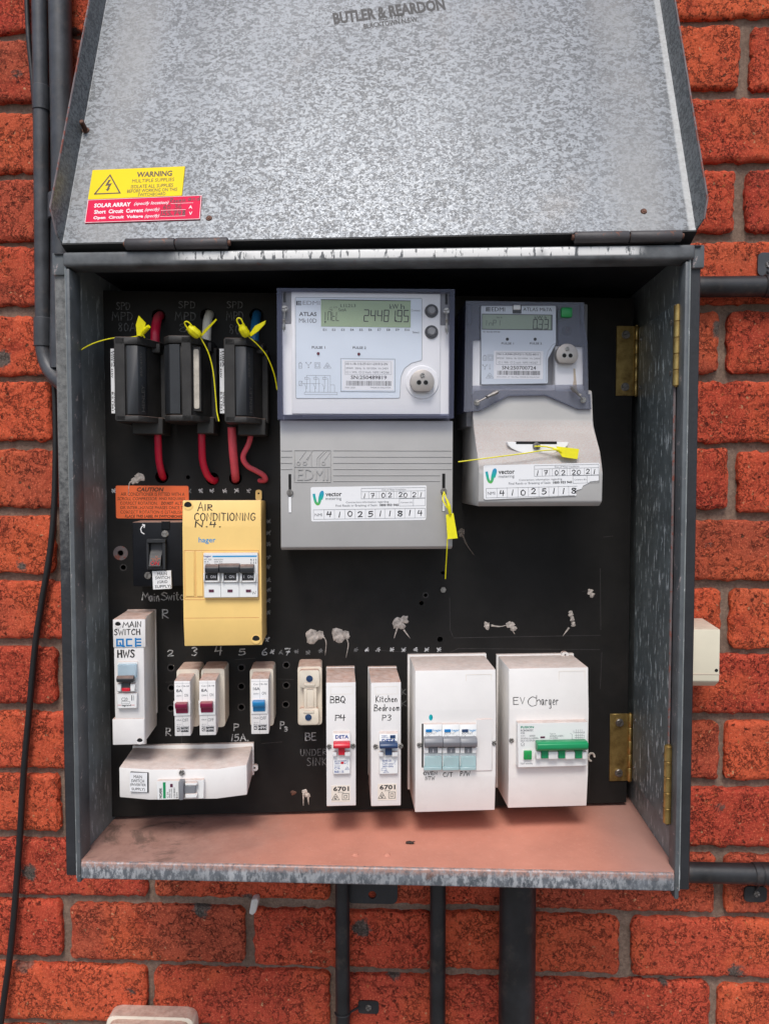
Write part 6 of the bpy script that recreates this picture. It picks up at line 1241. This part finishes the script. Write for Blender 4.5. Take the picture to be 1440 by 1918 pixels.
n.prism(bm, [r(*p) for p in ((.47, .74), (.37, .42), (.50, .44), (.45, .22), (.40, .24), (.49, .12), (.58, .28), (.53, .26), (.62, .55), (.48, .52), (.56, .74))][::-1], 1.2, 1.32); n.fin('hazard_symbol', bm, 'brown_ink', flip=False)
n, q = sign('solar_sign', 'red SOLAR ARRAY sign with handwritten figures below the yellow sign on the lid', 'warning sign', [(164.4, 373.6), (378, 364.8), (374.5, 410), (158.3, 417)], 'warn_red')
n.text('printed_text', [('SOLAR ARRAY', q(.065, .18, .385, .36), 1.2, .035), ('Short  Circuit  Current', q(.072, .46, .50, .63), 1.2, .03), ('Open  Circuit  Voltage', q(.072, .73, .505, .90), 1.2, .03), ('A', q(.895, .42, .925, .55), 1.2, .02), ('V', q(.90, .68, .93, .81), 1.2, .02), ('(specify location)', q(.415, .18, .715, .36), 1.2, .01, .3), ('(specify)', q(.515, .46, .64, .63), 1.2, .01, .3), ('(specify)', q(.52, .73, .645, .90), 1.2, .01, .3)], 'white_ink')
bm = B(); n.lines(bm, [[q(.735, .3, .93, .31)(0, 0), q(.735, .3, .93, .31)(1, 0)], [q(.655, .57, .87, .58)(0, 0), q(.655, .57, .87, .58)(1, 0)], [q(.655, .83, .87, .84)(0, 0), q(.655, .83, .87, .84)(1, 0)]], .35, 1.2); n.frame_lines(bm, q(.004, .015, .996, .985), .45, 1.2); n.fin('ruled_lines', bm, 'white_ink', flip=False)
n.hand('handwriting', [('Roomin', q(.73, .08, .86, .27), 1.2, .55), ('and', q(.885, .05, .985, .22), 1.2, .55), ('60 36', q(.675, .36, .83, .53), 1.2, .6), ('155.748', q(.66, .62, .865, .81), 1.2, .8)], 'marker', lift=.2)

# --- dead insect on the box floor
u, v = FLOOR.pp(767, 1580, 1); n = thing('dead_insect', 'small dead insect on the pink dusty floor of the meter box', 'insect', FLOOR, u, v)
bm = B(); n.tube(bm, [(u-4, v, 1.2), (u-1, v+.3, 1.8), (u+2, v, 1.6), (u+4.5, v-.5, 1.2)], 1.3, 8, 4, lambda f: 1.5*sin(pi*(.12+.8*f))+.2); n.fin('body', bm, 'insect')
bm = B()
for k in range(4): n.tube(bm, [(u-2+k*1.4, v+.6, 1.2), (u-3+k*1.5, v+2.6, 2), (u-4+k*2, v+3.6, .2)], .2, 5, 3)
n.fin('legs', bm, 'insect'); bm = B(); n.prism(bm, [(u-1, v), (u+5, v+1.6), (u+6, v+.2), (u+2, v-1)], 2.4, 2.6); n.fin('wing', bm, 'rubber')

# ------------------------------------------------------------------ conduits, cables and boxes on the wall
gp = 'painted conduits fixed to the brick wall'
def conduit(label, pts, r, mt='conduit', rings=(), sub=1):
    n = thing('conduit', label, 'conduit', WALL, pts[0][0], pts[0][1], pts[0][2], gp); bm = B(); n.tube(bm, pts, r, 24, sub); n.fin('pipe', bm, mt)
    for a, b, rr in rings:
        bm = B(); A, Bv = Vector(a), Vector(b); d = (Bv-A).normalized()*.8; n.tube(bm, [a, tuple(A+d), tuple(Bv-d), b], rr, 24, 1, lambda f: rr if .01 < f < .99 else rr-.7); n.re(*a).fin('coupling', bm, mt)
    return n
wp = lambda x, y, h: WALL.pp(x, y, h)+(h,)
conduit('thinner grey conduit left of the lid, ending in an elbow beside the box', [(-13.5, 420, 14), (-13.8, 20, 14), (-15.5, -160, 14), (-17.2, -300, 14), (-18, -372, 14), (-18, -394, 14.5), (-12, -414, 17), (2, -432, 24), (30, -452, 40), (60, -470, 60)], 9.4, 'conduit_grey', [((-14, -72, 14), (-14.3, -102, 14), 10.6), ((-17.6, -356, 14), (-18, -392, 14), 11.2)], 5)
conduit('thicker grey conduit just left of the lid, running behind it', [(12.5, 420, 16), (12.5, -100, 16), (10, -260, 16), (6, -420, 18)], 13.6, 'conduit_grey', [((9, -205, 16), (8.2, -236, 16), 15)], 5)
c0 = WALL.pp(640, 1800, 14); c1 = WALL.pp(820, 1800, 14); c2 = WALL.pp(970, 1800, 28)
ns = conduit('thin black conduit below the box, leftmost of three, with a saddle clip', [(c0[0]+1, -950, 13), (c0[0]+1, -1560, 13)], 9.2)
conduit('thin black conduit below the box between its two neighbours', [(c1[0], -950, 13), (c1[0]-.5, -1560, 13)], 10)
conduit('thickest black conduit below the box, rightmost of three', [(c2[0]-1, -950, 27), (c2[0]-1, -1560, 27)], 22.8)
y = WALL.pp(1380, 536, 16)[1]; conduit('black conduit running right from the top of the box', [(700, y, 16), (1400, y-1, 16)], 12.3, 'conduit', [((868, y, 16), (910, y, 16), 13.6)])
y2 = WALL.pp(1370, 1636, 16)[1]; conduit('black conduit running right from the bottom of the box', [(700, y2, 16), (1400, y2-1, 16)], 12.4, 'conduit', [((871, y2, 16), (912, y2, 16), 13.4)])
def saddle(label, u, v, w, hgt, hole, mt, arch, grp='pipe saddles screwed to the bricks'):
    n = thing('pipe_saddle', label, 'pipe clip', WALL, u, v, 0, grp); bm = B()
    n.plate(bm, rounded([(u-w/2, v-hgt/2), (u+w/2, v-hgt/2), (u+w/2, v+hgt/2), (u-w/2, v+hgt/2)], min(w, hgt)*.28), [], .8, 3); n.fin('lug', bm, mt)
    bm = B(); n.tube(bm, arch, 1.5, 8, 4); n.fin('strap', bm, mt); n.screw(hole[0], hole[1], 3, 4, 2, .5, 'dull_steel')
us, vs_ = WALL.pp(690, 1888, 3); saddle('small metal saddle holding the thin conduit under the box', us, vs_, 27, 17, (us, vs_), 'conduit', [(us-12, vs_, 2.5)]+[(c0[0]+1+9.6*cos(t), vs_, 13+9.6*sin(t)) for t in (0, .6, 1.2, 1.8, 2.4, 3.0)])
us, vs_ = WALL.pp(1415, 1676, 3); saddle('black saddle under the lower right conduit', us, vs_, 28, 20, (us+1, vs_+1), 'conduit', [(us, vs_+6, 2.5)]+[(us, y2-12.6*cos(t), 16+12.6*sin(t)) for t in (0, .6, 1.2, 1.8, 2.4, 3.0)])
us, vs_ = WALL.pp(1438, 494, 3); saddle('grey weathered saddle above the upper right conduit', us, vs_, 24, 28, (us+1, vs_-1), 'conduit_grey', [(us, vs_-8, 2.5)]+[(us, y+12.6*cos(t), 16+12.6*sin(t)) for t in (0, .6, 1.2, 1.8, 2.4, 3.0)])
n = thing('cable', 'thin grey cable running down the far left bricks beside the conduit', 'cable', WALL, -35, 0); bm = B(); n.tube(bm, [(-36, 420, 5), (-34.5, 45, 5), (-29, -60, 5), (-24, -150, 6), (-22, -250, 6), (-21, -330, 6)], 3.1, 10, 6); n.fin('sheath', bm, 'conduit')
n = thing('cable', 'black cable hanging down the left side of the box and curving away left', 'cable', WALL, 0, -440)
bm = B(); n.tube(bm, [wp(100, 700, 12), wp(103, 760, 10), wp(104, 850, 9), wp(101, 960, 9), wp(93, 1040, 9), wp(78, 1130, 9), wp(66, 1210, 9), wp(55, 1330, 9), wp(45, 1440, 9), wp(35, 1600, 9), wp(22, 1760, 10), wp(5, 1890, 12), wp(-10, 1990, 14), wp(-40, 2150, 16)], 3.9, 12, 6, lambda f: 3.0+1.1*min(1, f*4)); n.fin('sheath', bm, 'cable_black')
u, v = WALL.pp(475, 1697, 10); n = thing('cable_clip', 'small white plastic cable clip on the bricks below the box', 'clip', WALL, u, v)
bm = B(); n.prism(bm, [(u-5.5, v-8.5), (u-1, v-11), (u+3.5, v-7), (u+7, v+8), (u+5, v+11.5), (u-2, v+9.5)], 1, 14, 1.4, 'h', 2); n.fin('clip_body', bm, 'clip_white')
u0, v1 = WALL.pp(1270, 1172, 58); u1, v0 = WALL.pp(1347, 1293, 58); v1 = WALL.pp(1347, 1179, 58)[1]; vb = WALL.pp(1347, 1277, 58)[1]
n = thing('junction_box', 'ivory plastic junction box on the wall right of the meter box', 'junction box', WALL, u1-40, v0)
bm = B(); n.prism(bm, [(vb-3, 2), (vb-9, 45), (vb, 58), (v1, 58), (v1+3, 2)], u1-82, u1, 1.6, 'u', 2)
n.fin('case', bm, 'ivory')
bm = B(); v2 = WALL.pp(1330, 1263, 58)[1]; n.box(bm, u1-82.5, u1+.5, v2-.5, v2, 2, 58.6, .2); n.fin('lid_seam', bm, 'cream')
u, v = WALL.pp(1341.5, 1256, 58); bm = B(); n.cyl(bm, u, v, 57, 58.2, 2, 2, 14); n.re(u, v, 58).fin('screw_recess', bm, 'dark_hole')
a = WALL.pp(203, 1895, 14); b = WALL.pp(366, 1895, 14); n = thing('wall_box', 'cream rounded box at the bottom edge below the meter box', 'junction box', WALL, (a[0]+b[0])/2, a[1]-120)
bm = B(); n.prism(bm, rounded([(a[0], a[1]-130), (b[0], a[1]-130), (b[0], a[1]), (a[0], a[1])], 13, 6), 1, 22, 1.5, 'h', 2); n.fin('back_box', bm, 'cream')
bm = B(); n.prism(bm, rounded([(a[0]+5, a[1]-125), (b[0]-5, a[1]-125), (b[0]-5, a[1]-4), (a[0]+5, a[1]-4)], 11, 6), 22, 31, 2, 'h', 3); n.fin('front_cover', bm, 'cream')
